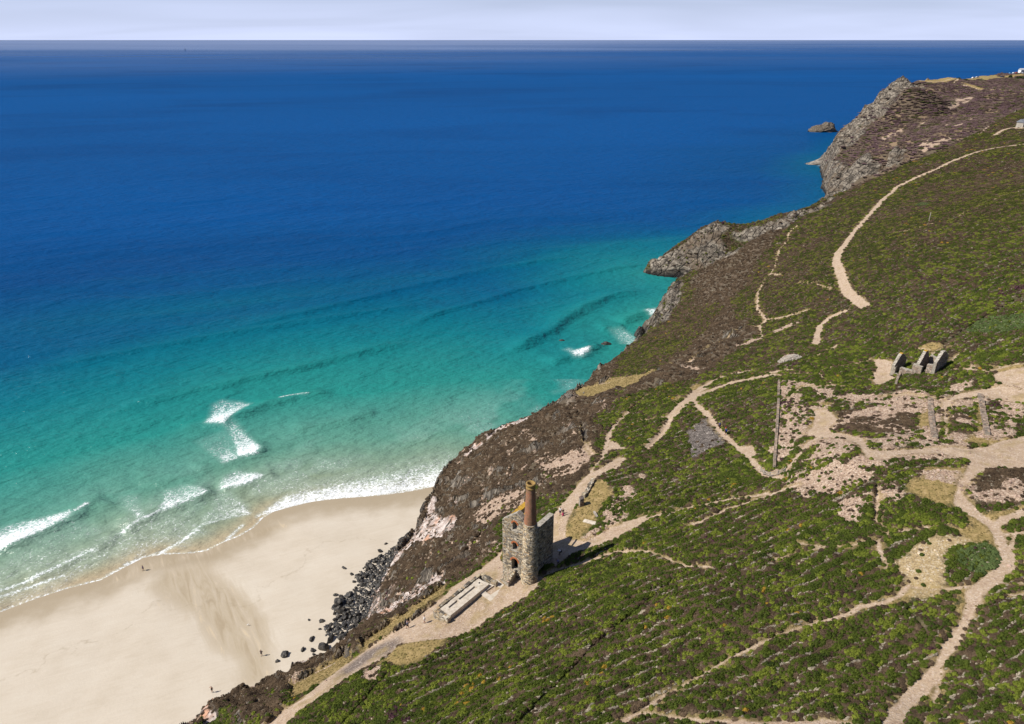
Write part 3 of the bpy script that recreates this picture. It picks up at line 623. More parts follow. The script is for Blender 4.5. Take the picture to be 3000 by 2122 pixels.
cragn = mb.math('ADD', mb.math('MULTIPLY', cragn, 0.6), mb.math('MULTIPLY', strata, 0.4))
cleft = mb.rng(mb.vor(0.13, 'DISTANCE_TO_EDGE', vec=mb.mapping((1.6, 1.6, 0.6), (0.2, 0.5, 0.3))), 0.07, 0.01)
cragc = mb.ramp(cragn, [(0.41, (0.042, 0.036, 0.030)), (0.47, (0.15, 0.125, 0.098)), (0.53, (0.30, 0.255, 0.20)), (0.61, (0.47, 0.41, 0.325))])
cragc = mb.mix(mb.math('MULTIPLY', mb.rng(mb.noise(0.08, 3), 0.52, 0.64), 0.55), cragc, (0.21, 0.145, 0.09, 1))
cragc = mb.mix(mb.math('MULTIPLY', cleft, 0.6), cragc, (0.020, 0.018, 0.017, 1))
base = mb.mix(mb.rng(mb.math('ADD', mb.attr('crag'), mb.math('MULTIPLY', wob, 0.35)), 0.35, 0.6), base, cragc)
wetline = mb.n.new('ShaderNodeSeparateXYZ'); mb.l.new(mb.pos, wetline.inputs[0])
wet = mb.math('MULTIPLY', mb.rng(mb.math('ADD', wetline.outputs['Z'], mb.math('MULTIPLY', wob, 2.0)), 5.0, 1.0), mb.attr('crag'))
base = mb.mix(wet, base, (0.035, 0.033, 0.032, 1))
nrm = mb.bump(mb.noise(2.2, 5, 0.7), 0.5, 0.35)
nrm = mb.bump(stones_d, 0.35, 0.12, nrm)
nrm = mb.bump(mb.math('MULTIPLY', mb.math('SUBTRACT', cragn, mb.math('MULTIPLY', cleft, 0.25)), mb.attr('crag')), 1.0, 4.5, nrm)
land_mat = mb.done(base, nrm)
grid_object('hillside', GX, GY, GZ2, GZ2 > -1.5, land_mat,
            dict(path=SD['path'], grass=SD['grass'], scree=SD['scree'], yellow=SD['yellow'], grey=SD['grey'], soot=SD['soot'], green=SD['green'], rock=rock, crag=crag, brownz=brownz, far=sstep(430, 560, GY)))

# ------------------------------------------------------------------ beach
WET = [('G', [(560, 1300), (640, 1100), (600, 1000), (530, 920), (330, 500), (250, 300), (300, 230), (380, 330), (560, 560), (700, 640), (820, 700), (850, 900), (880, 1290), (740, 1330)]),
       ('S', [(480, 1659), (610, 1637), (655, 1681), (765, 1768), (802, 1855), (807, 2010), (700, 2030), (690, 1943), (610, 1900), (567, 1812), (415, 1725)]),
       ('F', [(900, 1624), (1100, 1560), (1500, 1440), (1900, 1300), (2300, 1180), (2300, 1120), (1900, 1260), (1500, 1390), (1000, 1500)])]
BY, BX = np.meshgrid(np.arange(20, 225, 0.55), np.arange(-250, 30, 0.55), indexing='ij')
BZ, bsd = beach_z(BX, BY)
wetm = np.full(BX.shape, -5.0)
for c, l in WET:
    p = np.array([at_z(*q, 1.0) for q in pxs(c, l)])
    wetm = np.maximum(wetm, signed(BX, BY, p))
BZ = BZ + (fbm(BX / 14, BY / 14, 3, 41) - 0.5) * 0.25 * sstep(2, 20, bsd) - sstep(-3, 4, wetm) * 0.10 * sstep(2, 12, bsd)
ms = Mat('sand', 0.85, 0.25)
sn = ms.noise(0.10, 4); sf = ms.noise(1.6, 4, 0.6)
streak = ms.noise(0.9, 4, 0.6, vec=ms.mapping((0.18, 1.0, 1.0), (0, 0, math.radians(24))), dist=1.2)
sandc = ms.ramp(ms.math('ADD', ms.math('MULTIPLY', sn, 0.6), ms.math('MULTIPLY', streak, 0.4)), [(0.28, (0.47, 0.40, 0.305)), (0.50, (0.525, 0.455, 0.36)), (0.70, (0.56, 0.495, 0.40))])
damp = ms.rng(ms.math('ADD', ms.attr('sd'), ms.math('MULTIPLY', ms.math('SUBTRACT', ms.noise(0.18, 3), 0.5), 9.0)), 13.0, 2.5, smooth=True)
sandc = ms.mix(ms.math('MULTIPLY', damp, 0.9), sandc, (0.345, 0.275, 0.18, 1))
chan = ms.noise(0.50, 4, 0.6, vec=ms.mapping((0.16, 1.0, 1), (0, 0, math.radians(122))), dist=1.0)
seep = ms.rng(ms.math('ADD', ms.attr('wetm'), ms.math('MULTIPLY', ms.math('SUBTRACT', chan, 0.5), 9.0)), -2.0, 3.0, smooth=True)
seepc = ms.ramp(chan, [(0.34, (0.33, 0.255, 0.16)), (0.46, (0.40, 0.325, 0.22)), (0.6, (0.435, 0.36, 0.26)), (0.72, (0.52, 0.42, 0.28))])
sandc = ms.mix(ms.math('MULTIPLY', seep, 0.85), sandc, seepc)
rg = ms.rng(ms.math('MAXIMUM', damp, ms.math('MULTIPLY', seep, 0.7)), 0, 1, 0.85, 0.38)
tide = ms.math('ABSOLUTE', ms.math('ADD', ms.math('SUBTRACT', ms.attr('sd'), 24.0), ms.math('MULTIPLY', ms.math('SUBTRACT', ms.noise(0.07, 4, 0.6), 0.5), 34.0)))
sandc = ms.mix(ms.math('MULTIPLY', ms.rng(tide, 0.9, 0.1), ms.rng(ms.noise(0.5, 4, 0.7), 0.45, 0.65, 0.0, 0.45)), sandc, (0.30, 0.24, 0.16, 1))
sandc = ms.mix(ms.math('MULTIPLY', ms.rng(ms.noise(2.6, 3, 0.7), 0.66, 0.76), 0.22), sandc, (0.36, 0.30, 0.22, 1))
beach_mat = ms.done(sandc, ms.bump(ms.math('ADD', sf, ms.math('MULTIPLY', streak, 1.5)), 0.35, 0.10), rg)
grid_object('beach', BX, BY, BZ, BZ > -2.0, beach_mat, dict(sd=bsd.clip(-20, 40), wetm=wetm.clip(-6, 12)))

# ------------------------------------------------------------------ sea
yl = [30.0]
while yl[-1] < 640: yl.append(yl[-1] * 1.0042)
while yl[-1] < 20300: yl.append(min(yl[-1] * 1.02, 20300.0) if yl[-1] < 19900 else 20300.0)
SY, ST = np.meshgrid(np.array(yl), np.arange(-1.25, 1.25, 0.0036), indexing='ij'); SX = ST * (SY + 10)
cliffs = [p[:2] for p in outN[23:]] + [(100, 372)] + [p[:2] for p in foot1[::-1]] + [p[:2] for p in back1[::2]] + [(235, 520), (262, 600)] + [p[:2] for p in sky2[:9]] + [(480, 1000), (700, 1200)]
shore = np.full(SX.shape, 900.0)
k = SY < 1500
dW = seg_nearest(SX[k], SY[k], waterline); dC = seg_nearest(SX[k], SY[k], cliffs)
shore[k] = np.minimum(dW, dC)
hue = shore.copy(); hue[k] = np.minimum(dW, dC * 1.15 + 62 + 38 * sstep(340, 420, SY[k]) + 80 * sstep(470, 620, SY[k]))
def wpix(c, l): return np.array([at_z(*q, 0.0)[:2] for q in pxs(c, l)])
CRESTS = [  # view, height, crest line
    ('Z', 0.55, [(230, 935), (280, 912), (420, 885), (560, 855), (700, 822), (820, 790), (930, 765)]), ('Z', 0.6, [(470, 962), (530, 940), (600, 910), (690, 890), (750, 880)]), ('Z', 0.4, [(650, 968), (700, 960), (780, 945), (850, 925)]),
    ('Z', 0.45, [(60, 832), (200, 806), (400, 770), (600, 735), (800, 705), (980, 680)]), ('Z', 0.35, [(500, 740), (700, 700), (900, 650), (1120, 600), (1300, 575)]), ('Z', 0.35, [(880, 740), (1000, 700), (1150, 655), (1300, 620), (1450, 590)]),
    ('P', 0.8, [(-100, 870), (150, 760), (400, 640), (600, 480), (800, 370), (1050, 260), (1200, 235), (1450, 195)]), ('P', 0.7, [(1140, 550), (1280, 490), (1400, 445), (1600, 430)]), ('P', 0.6, [(380, 965), (650, 905), (740, 890), (820, 830), (960, 770)]), ('P', 0.4, [(930, 600), (1050, 580), (1200, 580)]),
    ('F', 0.7, [(-60, 1420), (0, 1395), (200, 1325), (380, 1240), (560, 1140), (690, 1045), (760, 1010), (900, 1000)]), ('F', 0.6, [(950, 1260), (1090, 1178), (1260, 1100), (1480, 1020), (1640, 940), (1720, 905)]), ('F', 0.6, [(1500, 780), (1640, 740), (1770, 705), (1890, 665), (2050, 625), (2140, 560)]),
    ('F', 0.55, [(1730, 915), (1790, 915), (1960, 880), (2090, 815), (2200, 780)]), ('F', 0.5, [(1400, 450), (1640, 395), (1780, 405), (1850, 340), (2000, 280), (2165, 230)]), ('F', 0.35, [(1080, 860), (1250, 855), (1450, 830), (1600, 770)]), ('F', 0.3, [(200, 1640), (400, 1560), (620, 1450), (760, 1390), (960, 1260)]),
]
SZ = np.zeros(SX.shape); crestm = np.zeros(SX.shape)
for c, h, l in CRESTS:
    p = wpix(c, l); kk = (SX > p[:, 0].min() - 25) & (SX < p[:, 0].max() + 25) & (SY > p[:, 1].min() - 25) & (SY < p[:, 1].max() + 25)
    x, y = SX[kk], SY[kk]; d = seg_nearest(x, y, p)
    seg = np.diff(p, axis=0); n = p.shape[0]
    tot = np.linalg.norm(seg, axis=1).sum()
    ax = (p[-1] - p[0]) / np.linalg.norm(p[-1] - p[0]); u = ((x - p[0, 0]) * ax[0] + (y - p[0, 1]) * ax[1]) / np.linalg.norm(p[-1] - p[0])
    near_pt = np.interp(u, np.linspace(0, 1, n), p[:, 0]), np.interp(u, np.linspace(0, 1, n), p[:, 1])
    nx = -ax[1]; ny = ax[0]
    # which side: landward is towards the coast (right and nearer)
    mid = p[n // 2]; side = np.sign((x - np.interp(u, np.linspace(0, 1, n), p[:, 0])) * nx + (y - near_pt[1]) * ny)
    wdt = np.where(side < 0, 1.7, 4.6) * (0.8 + h)
    end = sstep(-0.02, 0.14, u) * sstep(1.02, 0.86, u)
    prof = np.exp(-(d / wdt) ** 2) * end
    SZ[kk] = np.maximum(SZ[kk], h * (2.0 if c == 'F' else 3.2) * prof)
    crestm[kk] = np.maximum(crestm[kk], prof)
FOAM = [  # view, density, outline
    ('F', 1.0, [(-60, 1230), (0, 1215), (90, 1190), (200, 1160), (400, 1125), (600, 1092), (560, 1140), (380, 1240), (200, 1320), (0, 1400), (-60, 1420)]), ('F', 0.55, [(950, 960), (1080, 950), (1120, 1060), (1150, 1150), (1095, 1178), (1050, 1100), (990, 1040)]),
    ('F', 0.75, [(1290, 920), (1460, 870), (1600, 890), (1645, 935), (1480, 1020), (1340, 1080), (1260, 1105), (1300, 1000)]), ('F', 0.85, [(1690, 230), (1760, 200), (1900, 205), (1990, 235), (1850, 340), (1780, 403), (1640, 395), (1670, 310)]),
    ('F', 0.85, [(1780, 400), (1870, 380), (1960, 480), (2060, 590), (2040, 630), (1890, 668), (1870, 560)]), ('F', 0.6, [(1600, 560), (1760, 540), (1890, 660), (1780, 708), (1700, 640)]), ('F', 0.85, [(1730, 910), (1780, 800), (1870, 755), (2060, 800), (2090, 815), (1960, 880), (1790, 917)]),
    ('F', 0.6, [(1690, 940), (1830, 930), (1950, 1030), (1970, 1095), (1740, 1140), (1600, 1190), (1590, 1120), (1690, 1060)]), ('F', 0.5, [(950, 1180), (1080, 1190), (965, 1258)]), ('F', 0.5, [(640, 1400), (800, 1310), (830, 1340), (760, 1390), (620, 1452)]), ('F', 0.45, [(1090, 1330), (1180, 1340), (1160, 1440), (1060, 1480)]), ('F', 0.45, [(240, 1540), (330, 1530), (330, 1590), (220, 1640)]),
    ('Z', 0.8, [(585, 1152), (640, 1112), (720, 1095), (860, 1060), (1000, 1025), (1035, 1035), (985, 1090), (860, 1110), (720, 1124), (620, 1150)]), ('Z', 0.45, [(640, 1110), (680, 1085), (780, 1060), (1000, 1010), (1040, 1020), (990, 1060), (800, 1100)]), ('Z', 0.4, [(440, 990), (520, 960), (560, 990), (540, 1030), (480, 1020)]),
    ('P', 0.9, [(550, 815), (600, 800), (640, 830), (730, 830), (815, 815), (810, 850), (740, 900), (650, 910), (610, 850)]), ('P', 1.0, [(1395, 440), (1430, 385), (1520, 370), (1640, 365), (1640, 450), (1480, 468)]), ('P', 0.6, [(1030, 600), (1170, 590), (1300, 680), (1420, 690), (1290, 765), (1150, 745)]), ('P', 0.6, [(1480, 470), (1640, 440), (1620, 560), (1540, 510)]),
    ('A', 0.9, [(455, 660), (500, 670), (600, 684), (720, 684), (720, 676), (600, 676), (490, 660)]), ('A', 0.8, [(480, 918), (580, 960), (690, 968), (690, 960), (580, 950), (500, 915)]), ('A', 0.8, [(575, 1250), (640, 1240), (640, 1232), (580, 1243)]), ('A', 0.8, [(610, 1170), (660, 1190), (660, 1160)]),
]
LINES = [('F', 0.8, [(960, 1262), (1090, 1180), (1260, 1105), (1340, 1080), (1480, 1020), (1640, 940)]), ('F', 0.7, [(250, 1624), (400, 1556), (620, 1452), (760, 1390)]), ('F', 0.8, [(1970, 1095), (1740, 1142), (1600, 1190), (1450, 1310), (1290, 1400), (1130, 1450), (1000, 1500)]), ('F', 0.5, [(850, 1590), (960, 1530), (1130, 1452)]),
         ('F', 0.7, [(1780, 708), (1890, 668), (2040, 632)]), ('F', 0.35, [(1640, 1390), (1780, 1320), (1920, 1190)]), ('F', 0.5, [(2040, 1115), (2165, 1070)]), ('Z', 0.8, [(580, 1155), (650, 1138), (720, 1122), (860, 1108), (985, 1088), (1010, 1070)]), ('F', 0.9, [(625, 1085), (690, 1045)]), ('Z', 0.5, [(630, 898), (660, 893), (690, 890)]), ('Z', 0.5, [(0, 1325), (60, 1305), (150, 1265)]), ('F', 0.4, [(0, 1760), (300, 1660), (500, 1590)])]
foam = np.zeros(SX.shape)
for c, dens, l in FOAM:
    p = wpix(c, l); kk = (SX > p[:, 0].min() - 5) & (SX < p[:, 0].max() + 5) & (SY > p[:, 1].min() - 5) & (SY < p[:, 1].max() + 5)
    if not kk.any(): continue
    sg_ = signed(SX[kk], SY[kk], p); sh_ = shore[kk]; ins = sg_ > 0
    if not kk.any() or not ins.any(): continue
    fr = np.clip((sh_[ins].max() - sh_) / (sh_[ins].max() - sh_[ins].min() + 1e-3), 0, 1)
    foam[kk] = np.maximum(foam[kk], dens * (0.50 + 0.62 * fr ** 1.3) * sstep(-2.2, 1.4, sg_))
for c, w, l in LINES:
    p = wpix(c, l); kk = (SX > p[:, 0].min() - 6) & (SX < p[:, 0].max() + 6) & (SY > p[:, 1].min() - 6) & (SY < p[:, 1].max() + 6)
    if kk.any(): foam[kk] = np.maximum(foam[kk], (0.45 + 0.5 * fbm(SX[kk] / 4, SY[kk] / 4, 3, 57)) * sstep(w * 0.7 + 1.0, 0.1, seg_nearest(SX[kk], SY[kk], p)))
foam = np.maximum(foam, sstep(1.3, 0.2, shore) * 0.65 * (SY < 260))
foam = np.maximum(foam, 0.36 * sstep(60, 10, shore) * (SY < 270) * sstep(0.45, 0.7, fbm(SX / 12, SY / 12, 3, 58)))
# long low swell running in to the bay
ang = math.radians(112)
u = SX * math.cos(ang) + SY * math.sin(ang) + (fbm(SX / 90, SY / 90, 3, 51) - 0.5) * 60
sw = np.sin(u / 30 * 2 * math.pi) + 0.6 * np.sin(u / 47 * 2 * math.pi + 1.3)
SZ += sw * 0.26 * sstep(15, 80, shore) * sstep(1200, 420, SY) * (0.4 + 0.9 * fbm(SX / 60, SY / 60, 2, 52))
SZ += foam * 0.12
SZ *= sstep(0, 6, shore)
mw = Mat('sea_water', 0.2, 0.09)
mw.b.inputs['IOR'].default_value = 1.33
drift = mw.noise(0.006, 4, 0.55, vec=mw.mapping((0.45, 1.0, 1.0), (0, 0, math.radians(22))), dist=0.7)
sh = mw.math('ADD', mw.attr('shore'), mw.math('MULTIPLY', mw.math('SUBTRACT', drift, 0.5), mw.math('MULTIPLY', mw.rng(mw.attr('shore'), 0, 160), 190.0)))
waterc = mw.ramp(mw.math('DIVIDE', sh, 420.0), [(0.0, (0.42, 0.32, 0.20)), (0.022, (0.24, 0.27, 0.18)), (0.09, (0.095, 0.25, 0.185)), (0.18, (0.018, 0.205, 0.175)), (0.30, (0.003, 0.142, 0.168)), (0.45, (0.0, 0.082, 0.160)), (0.66, (0.0, 0.054, 0.172)), (1.0, (0.0, 0.059, 0.205))])
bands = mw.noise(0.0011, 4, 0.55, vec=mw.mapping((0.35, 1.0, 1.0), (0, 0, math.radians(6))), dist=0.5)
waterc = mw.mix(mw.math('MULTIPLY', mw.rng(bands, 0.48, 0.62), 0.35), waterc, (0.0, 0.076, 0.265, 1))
lace = mw.noise(0.9, 5, 0.7, dist=1.6)
cells = mw.vor(0.75, 'DISTANCE_TO_EDGE', vec=mw.n.new('ShaderNodeVectorMath').outputs[0])
vm = mw.n[-1] if False else [n for n in mw.n if n.bl_idname == 'ShaderNodeVectorMath'][0]
vm.operation = 'ADD'; mw.l.new(mw.pos, vm.inputs[0])
nv = mw.noise(0.9, 3, 0.6, out='Color'); mw.l.new(nv, vm.inputs[1])
web = mw.rng(cells, 0.16, 0.02)
fo = mw.attr('foam')
fmask = mw.rng(mw.math('ADD', fo, mw.math('ADD', mw.math('MULTIPLY', mw.math('SUBTRACT', lace, 0.5), 2.1), mw.math('MULTIPLY', web, 0.22))), 0.58, 0.98)
fmask = mw.math('MULTIPLY', fmask, mw.rng(fo, 0.02, 0.2))
flecks = mw.rng(mw.noise(0.11, 2, 0.5), 0.80, 0.84)
gloom = mw.rng(mw.noise(0.0042, 4, 0.6, vec=mw.mapping((0.4, 1.0, 1), (0, 0, math.radians(10))), dist=0.6), 0.50, 0.66)  # dark mottling painted into the water colour for wind and cloud shading
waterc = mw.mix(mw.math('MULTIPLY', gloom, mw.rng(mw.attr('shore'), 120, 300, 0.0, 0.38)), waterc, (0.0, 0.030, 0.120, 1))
waterc = mw.mix(mw.math('MULTIPLY', fo, 0.42), waterc, (0.42, 0.55, 0.50, 1))
waterc = mw.mix(fmask, waterc, (0.80, 0.82, 0.82, 1))
def wave(sc_, amp, ang, st=0.55): return mw.math('MULTIPLY', mw.math('SUBTRACT', mw.noise(sc_, 2, 0.55, vec=mw.mapping((st, 1.15, 1), (0, 0, math.radians(ang))), dist=0.15), 0.5), amp)
rip = mw.math('ADD', mw.math('ADD', wave(0.045, 1.9, 16), wave(0.13, 1.9, 30)), mw.math('ADD', wave(0.42, 0.95, 22), wave(1.6, 0.20, 35, 0.8)))
rip = mw.math('MULTIPLY', rip, mw.rng(mw.attr('calm'), 0, 1, 1.0, 0.07))
wn_ = mw.bump(rip, 1.0, 1.0)
# deep water carries its own colour; the ruffled surface mirrors only part of the sky, calm water more
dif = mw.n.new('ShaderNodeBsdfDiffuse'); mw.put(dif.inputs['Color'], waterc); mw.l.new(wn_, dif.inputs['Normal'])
glo = mw.n.new('ShaderNodeBsdfGlossy'); mw.put(glo.inputs['Roughness'], mw.rng(mw.attr('calm'), 0, 1, 0.22, 0.03)); mw.l.new(wn_, glo.inputs['Normal'])
fre = mw.n.new('ShaderNodeFresnel'); fre.inputs['IOR'].default_value = 1.33; mw.l.new(wn_, fre.inputs['Normal'])
fac = mw.math('MULTIPLY', mw.math('MINIMUM', fre.outputs[0], mw.rng(mw.attr('calm'), 0, 1, 0.075, 0.46)), mw.rng(fmask, 0, 1, 1.0, 0.0))
mxs = mw.n.new('ShaderNodeMixShader'); mw.put(mxs.inputs[0], fac); mw.l.new(dif.outputs[0], mxs.inputs[1]); mw.l.new(glo.outputs[0], mxs.inputs[2])
mw.l.new(mxs.outputs[0], mw.n['Material Output'].inputs['Surface'])
sea_mat = mw.m
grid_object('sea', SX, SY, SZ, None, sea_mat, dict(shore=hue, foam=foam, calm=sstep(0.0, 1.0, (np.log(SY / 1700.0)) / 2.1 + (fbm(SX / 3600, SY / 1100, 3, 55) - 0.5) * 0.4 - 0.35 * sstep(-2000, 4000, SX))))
# ------------------------------------------------------------------ heather and loose stones (too many to count)
def tuft_mesh(name, seed, spread, leaves, core=0.75):
    r = random.Random(seed); bm = bmesh.new()
    bmesh.ops.create_icosphere(bm, subdivisions=2, radius=1.0)
    for v in bm.verts:
        n = v.co.normalized()
        f = core * (0.8 + 0.4 * r.random())
        v.co = Vector((n.x * f, n.y * f, max(n.z, -0.15) * f * 0.8))
    for k in range(leaves):
        a = r.uniform(0, 2 * math.pi); e = math.asin(r.uniform(0.05, 1.0))
        d = Vector((math.cos(a) * math.cos(e), math.sin(a) * math.cos(e), math.sin(e)))
        p = Vector((d.x, d.y, d.z * 0.85)) * r.uniform(0.7, 1.05) * core
        t = d.orthogonal().normalized(); t.rotate(Matrix.Rotation(r.uniform(0, 6.28), 3, d))
        w = r.uniform(0.07, 0.15) * spread; h = r.uniform(0.16, 0.34) * spread
        tip = p + d * h + t * r.uniform(-0.1, 0.1)
        s = d.cross(t) * w
        vs = [bm.verts.new(p - s), bm.verts.new(p + s), bm.verts.new(tip)]
        bm.faces.new(vs)
    me = bpy.data.meshes.new(name); bm.to_mesh(me); bm.free()
    return me
def rock_mesh(name, seed, subdiv=2, flat=0.8, rough=0.35, cuts=7):
    r = random.Random(seed); bm = bmesh.new()
    bmesh.ops.create_icosphere(bm, subdivisions=subdiv, radius=1.0)
    planes = []
    for k in range(cuts):
        n = Vector((r.gauss(0, 1), r.gauss(0, 1), r.gauss(0, 1))).normalized(); planes.append((n, r.uniform(0.55, 0.85)))
    sx, sy = r.uniform(0.8, 1.25), r.uniform(0.75, 1.1)
    for v in bm.verts:
        for n, d in planes:
            k = v.co.dot(n)
            if k > d: v.co -= n * (k - d)
        v.co *= 1 + r.uniform(-rough, rough) * 0.22
        v.co = Vector((v.co.x * sx, v.co.y * sy, v.co.z * flat))
    me = bpy.data.meshes.new(name); bm.to_mesh(me); bm.free()
    return me

def instancer(name, pts, size, rotz, pick, col, meshes, mat, label, tilt=None):
    """one object of uncountable cover: points that carry small meshes through geometry nodes"""
    src = bpy.data.collections.new(name + '_pieces')
    for i, me in enumerate(meshes):
        me.materials.clear(); me.materials.append(mat)
        src.objects.link(bpy.data.objects.new('%s_piece_%02d' % (name, i), me))
    me = bpy.data.meshes.new(name); n = len(pts)
    me.vertices.add(n); me.vertices.foreach_set('co', np.asarray(pts, np.float32).ravel())
    def at(nm, typ, field, arr):
        a = me.attributes.new(nm, typ, 'POINT'); a.data.foreach_set(field, np.ascontiguousarray(arr).ravel())
    at('size', 'FLOAT_VECTOR', 'vector', np.asarray(size, np.float32))
    rot = np.zeros((n, 3), np.float32); rot[:, 2] = rotz
    if tilt is not None: rot[:, :2] = tilt
    at('turn', 'FLOAT_VECTOR', 'vector', rot)
    at('pick', 'INT', 'value', np.asarray(pick, np.int32))
    at('tint', 'FLOAT_VECTOR', 'vector', np.asarray(col, np.float32))
    o = bpy.data.objects.new(name, me); link(o); o['kind'] = 'stuff'; o['label'] = label
    g = bpy.data.node_groups.new(name, 'GeometryNodeTree')
    g.interface.new_socket('Geometry', in_out='INPUT', socket_type='NodeSocketGeometry')
    g.interface.new_socket('Geometry', in_out='OUTPUT', socket_type='NodeSocketGeometry')
    N, L = g.nodes, g.links
    gi, go = N.new('NodeGroupInput'), N.new('NodeGroupOutput')
    iop = N.new('GeometryNodeInstanceOnPoints'); iop.inputs['Pick Instance'].default_value = True
    ci = N.new('GeometryNodeCollectionInfo'); ci.inputs['Collection'].default_value = src
    ci.inputs['Separate Children'].default_value = True; ci.inputs['Reset Children'].default_value = True
    def named(nm, typ):
        a = N.new('GeometryNodeInputNamedAttribute'); a.data_type = typ; a.inputs['Name'].default_value = nm
        return a.outputs['Attribute']
    e2r = N.new('FunctionNodeEulerToRotation')
    L.new(named('turn', 'FLOAT_VECTOR'), e2r.inputs[0])
    L.new(gi.outputs[0], iop.inputs['Points']); L.new(ci.outputs[0], iop.inputs['Instance'])
    L.new(named('pick', 'INT'), iop.inputs['Instance Index']); L.new(e2r.outputs[0], iop.inputs['Rotation'])
    L.new(named('size', 'FLOAT_VECTOR'), iop.inputs['Scale']); L.new(iop.outputs[0], go.inputs[0])
    md = o.modifiers.new('cover', 'NODES'); md.node_group = g
    return o

BANDS = [(30, 62, 0.34), (62, 112, 0.34), (112, 175, 0.44), (175, 265, 0.56), (265, 470, 0.78), (470, 1000, 2.6)]
P_, S_ = [], []
for y0, y1, s in BANDS:
    yy = np.arange(y0, y1, s); xx = np.arange(-0.74 * (y1 + 15), 1.2 * (y1 + 15), s)
    A, B = np.meshgrid(xx, yy); A = A + rng.uniform(-0.45, 0.45, A.shape) * s; B = B + rng.uniform(-0.45, 0.45, B.shape) * s
    k = (A / (B + 15) > -0.78) & (A / (B + 15) < 1.15)
    P_.append(np.stack([A[k], B[k]], 1)); S_.append(np.full(k.sum(), s))
P_ = np.concatenate(P_); S_ = np.concatenate(S_)
X_, Y_ = P_[:, 0], P_[:, 1]
Z_ = gsample(GZ2, X_, Y_)
k = (Z_ > 3.0)
X_, Y_, Z_, S_ = X_[k], Y_[k], Z_[k], S_[k]
g = lambda f: gsample(f, X_, Y_)
sp, sg, ss, sy, sgr, sgn = g(SD['path']), g(SD['grass']), g(SD['scree']), g(SD['yellow']), g(SD['grey']), g(SD['green'])
crg, rck, brw = g(crag), g(rock), g(brownz)
n_m = (fbm(X_ / 2.2, Y_ / 2.2, 3, 61) - 0.5); n_b = fbm(X_ / 16, Y_ / 16, 3, 62); n_s = fbm(X_ / 5, Y_ / 5, 3, 63)
u1, u2, u3 = rng.random(len(X_)), rng.random(len(X_)), rng.random(len(X_))
ok = (sp + n_m * 0.7 < -0.10) & (gsample(SD['ditch'], X_, Y_) < -0.05)
turfy = (sg + n_m * 2.4 > -0.3) | ((sp > -0.85) & (sp < 0.25) & (u2 < 0.45))
ok |= (sp < 0.25) & (sp > -0.3) & turfy & (u3 < 0.22)
ok &= ~(turfy & (u1 > 0.60)) & ~((ss + n_m * 2.2 > 0.0) & (u1 > 0.07 + 0.45 * (n_s > 0.60))) & ~((sy + n_m > 0) & (u1 > 0.02)) & ~((sgr + n_m > 0) & (u1 > 0.03))
ok &= ~((crg > 0.35) & (u1 > 0.06)) & ~((rck > 0.4) & (u1 > 0.05))
ok &= ~((brw > 0.5) & (u1 > 0.35 + 0.7 * n_s))
ok &= ~((Y_ > 470) & ((gsample(SD['grass'], X_, Y_) > 0) | (u1 > 0.75)))
# wind-combed ridges: the heather grows in low waves
th = math.radians(22)
lam = 1.75
warp = (fbm(X_ / 14, Y_ / 14, 2, 64) - 0.5) * 2.2 + (fbm(X_ / 2.2, Y_ / 2.2, 2, 65) - 0.5) * 0.85
ph = ((-math.sin(th) * X_ + math.cos(th) * Y_) / lam + warp) % 1.0
stripe = sstep(0.28, 0.45, n_b) * sstep(320, 150, Y_) * (1 - brw)
gate = fbm(X_ / 3.2, Y_ / 3.2, 3, 66) > 0.42
pale = ((ph > 0.80) & gate & (u2 < 0.95 * stripe)) | (u2 < 0.03 + 0.07 * sstep(100, 180, Y_) + 0.03 * (1 - stripe) + 0.06 * brw)
dusk = ~pale & (((ph > 0.66) & (u3 < 0.8 * stripe)) | (u3 < 0.12 + 0.22 * sstep(110, 200, Y_) + 0.34 * (n_b > 0.52) + 0.62 * brw + 0.18 * (1 - stripe)))
u1 = np.clip(0.72 * (fbm(X_ / 1.1, Y_ / 1.1, 3, 81) - 0.25) / 0.5 + 0.28 * u1, 0, 1); u2b = np.clip(0.7 * (fbm(X_ / 1.6, Y_ / 1.6, 3, 82) - 0.25) / 0.5 + 0.3 * u2, 0, 1)
base_g = np.array([0.080, 0.106, 0.014]); dark_g = np.array([0.030, 0.046, 0.008]); lime = np.array([0.155, 0.185, 0.024])
col = dark_g + (base_g - dark_g) * u1[:, None] ** 0.7
kk = (u2b > 0.66); col[kk] = base_g + (lime - base_g) * u3[kk, None]
kk = dusk; col[kk] = np.array([0.040, 0.027, 0.017]) + (np.array([0.140, 0.098, 0.060]) - np.array([0.040, 0.027, 0.017])) * u1[kk, None]
kk = pale; col[kk] = (np.array([0.22, 0.19, 0.15]) + np.array([0.34, 0.30, 0.21]) * (u1[kk, None] ** 1.4)) * (1 - 0.35 * sstep(100, 190, Y_[kk, None]))
kk = turfy; col[kk] = np.array([0.20, 0.155, 0.06]) + np.array([0.24, 0.17, 0.09]) * (u3[kk, None] - 0.2)
fl = ~pale & ~turfy & (n_s > 0.72) & (u2 > 0.975) & (brw < 0.3); col[fl] = (0.30, 0.19, 0.025)          # gorse in flower
pu = (fbm(X_ / 7, Y_ / 7, 3, 67) > 0.80) & (u3 > 0.8); col[pu] = (0.07, 0.032, 0.04)        # heather in flower
br = (sgn > 0) & (u2 > 0.3); col[br] = np.array([0.055, 0.085, 0.026]) + np.array([0.06, 0.07, 0.025]) * u1[br, None]
fr_ = Y_ > 470; col[fr_] = np.array([0.085, 0.058, 0.046]) + np.array([0.14, 0.105, 0.085]) * u1[fr_, None] ** 1.3
fg_ = fr_ & (u2 > 0.93); col[fg_] = (0.085, 0.095, 0.025)
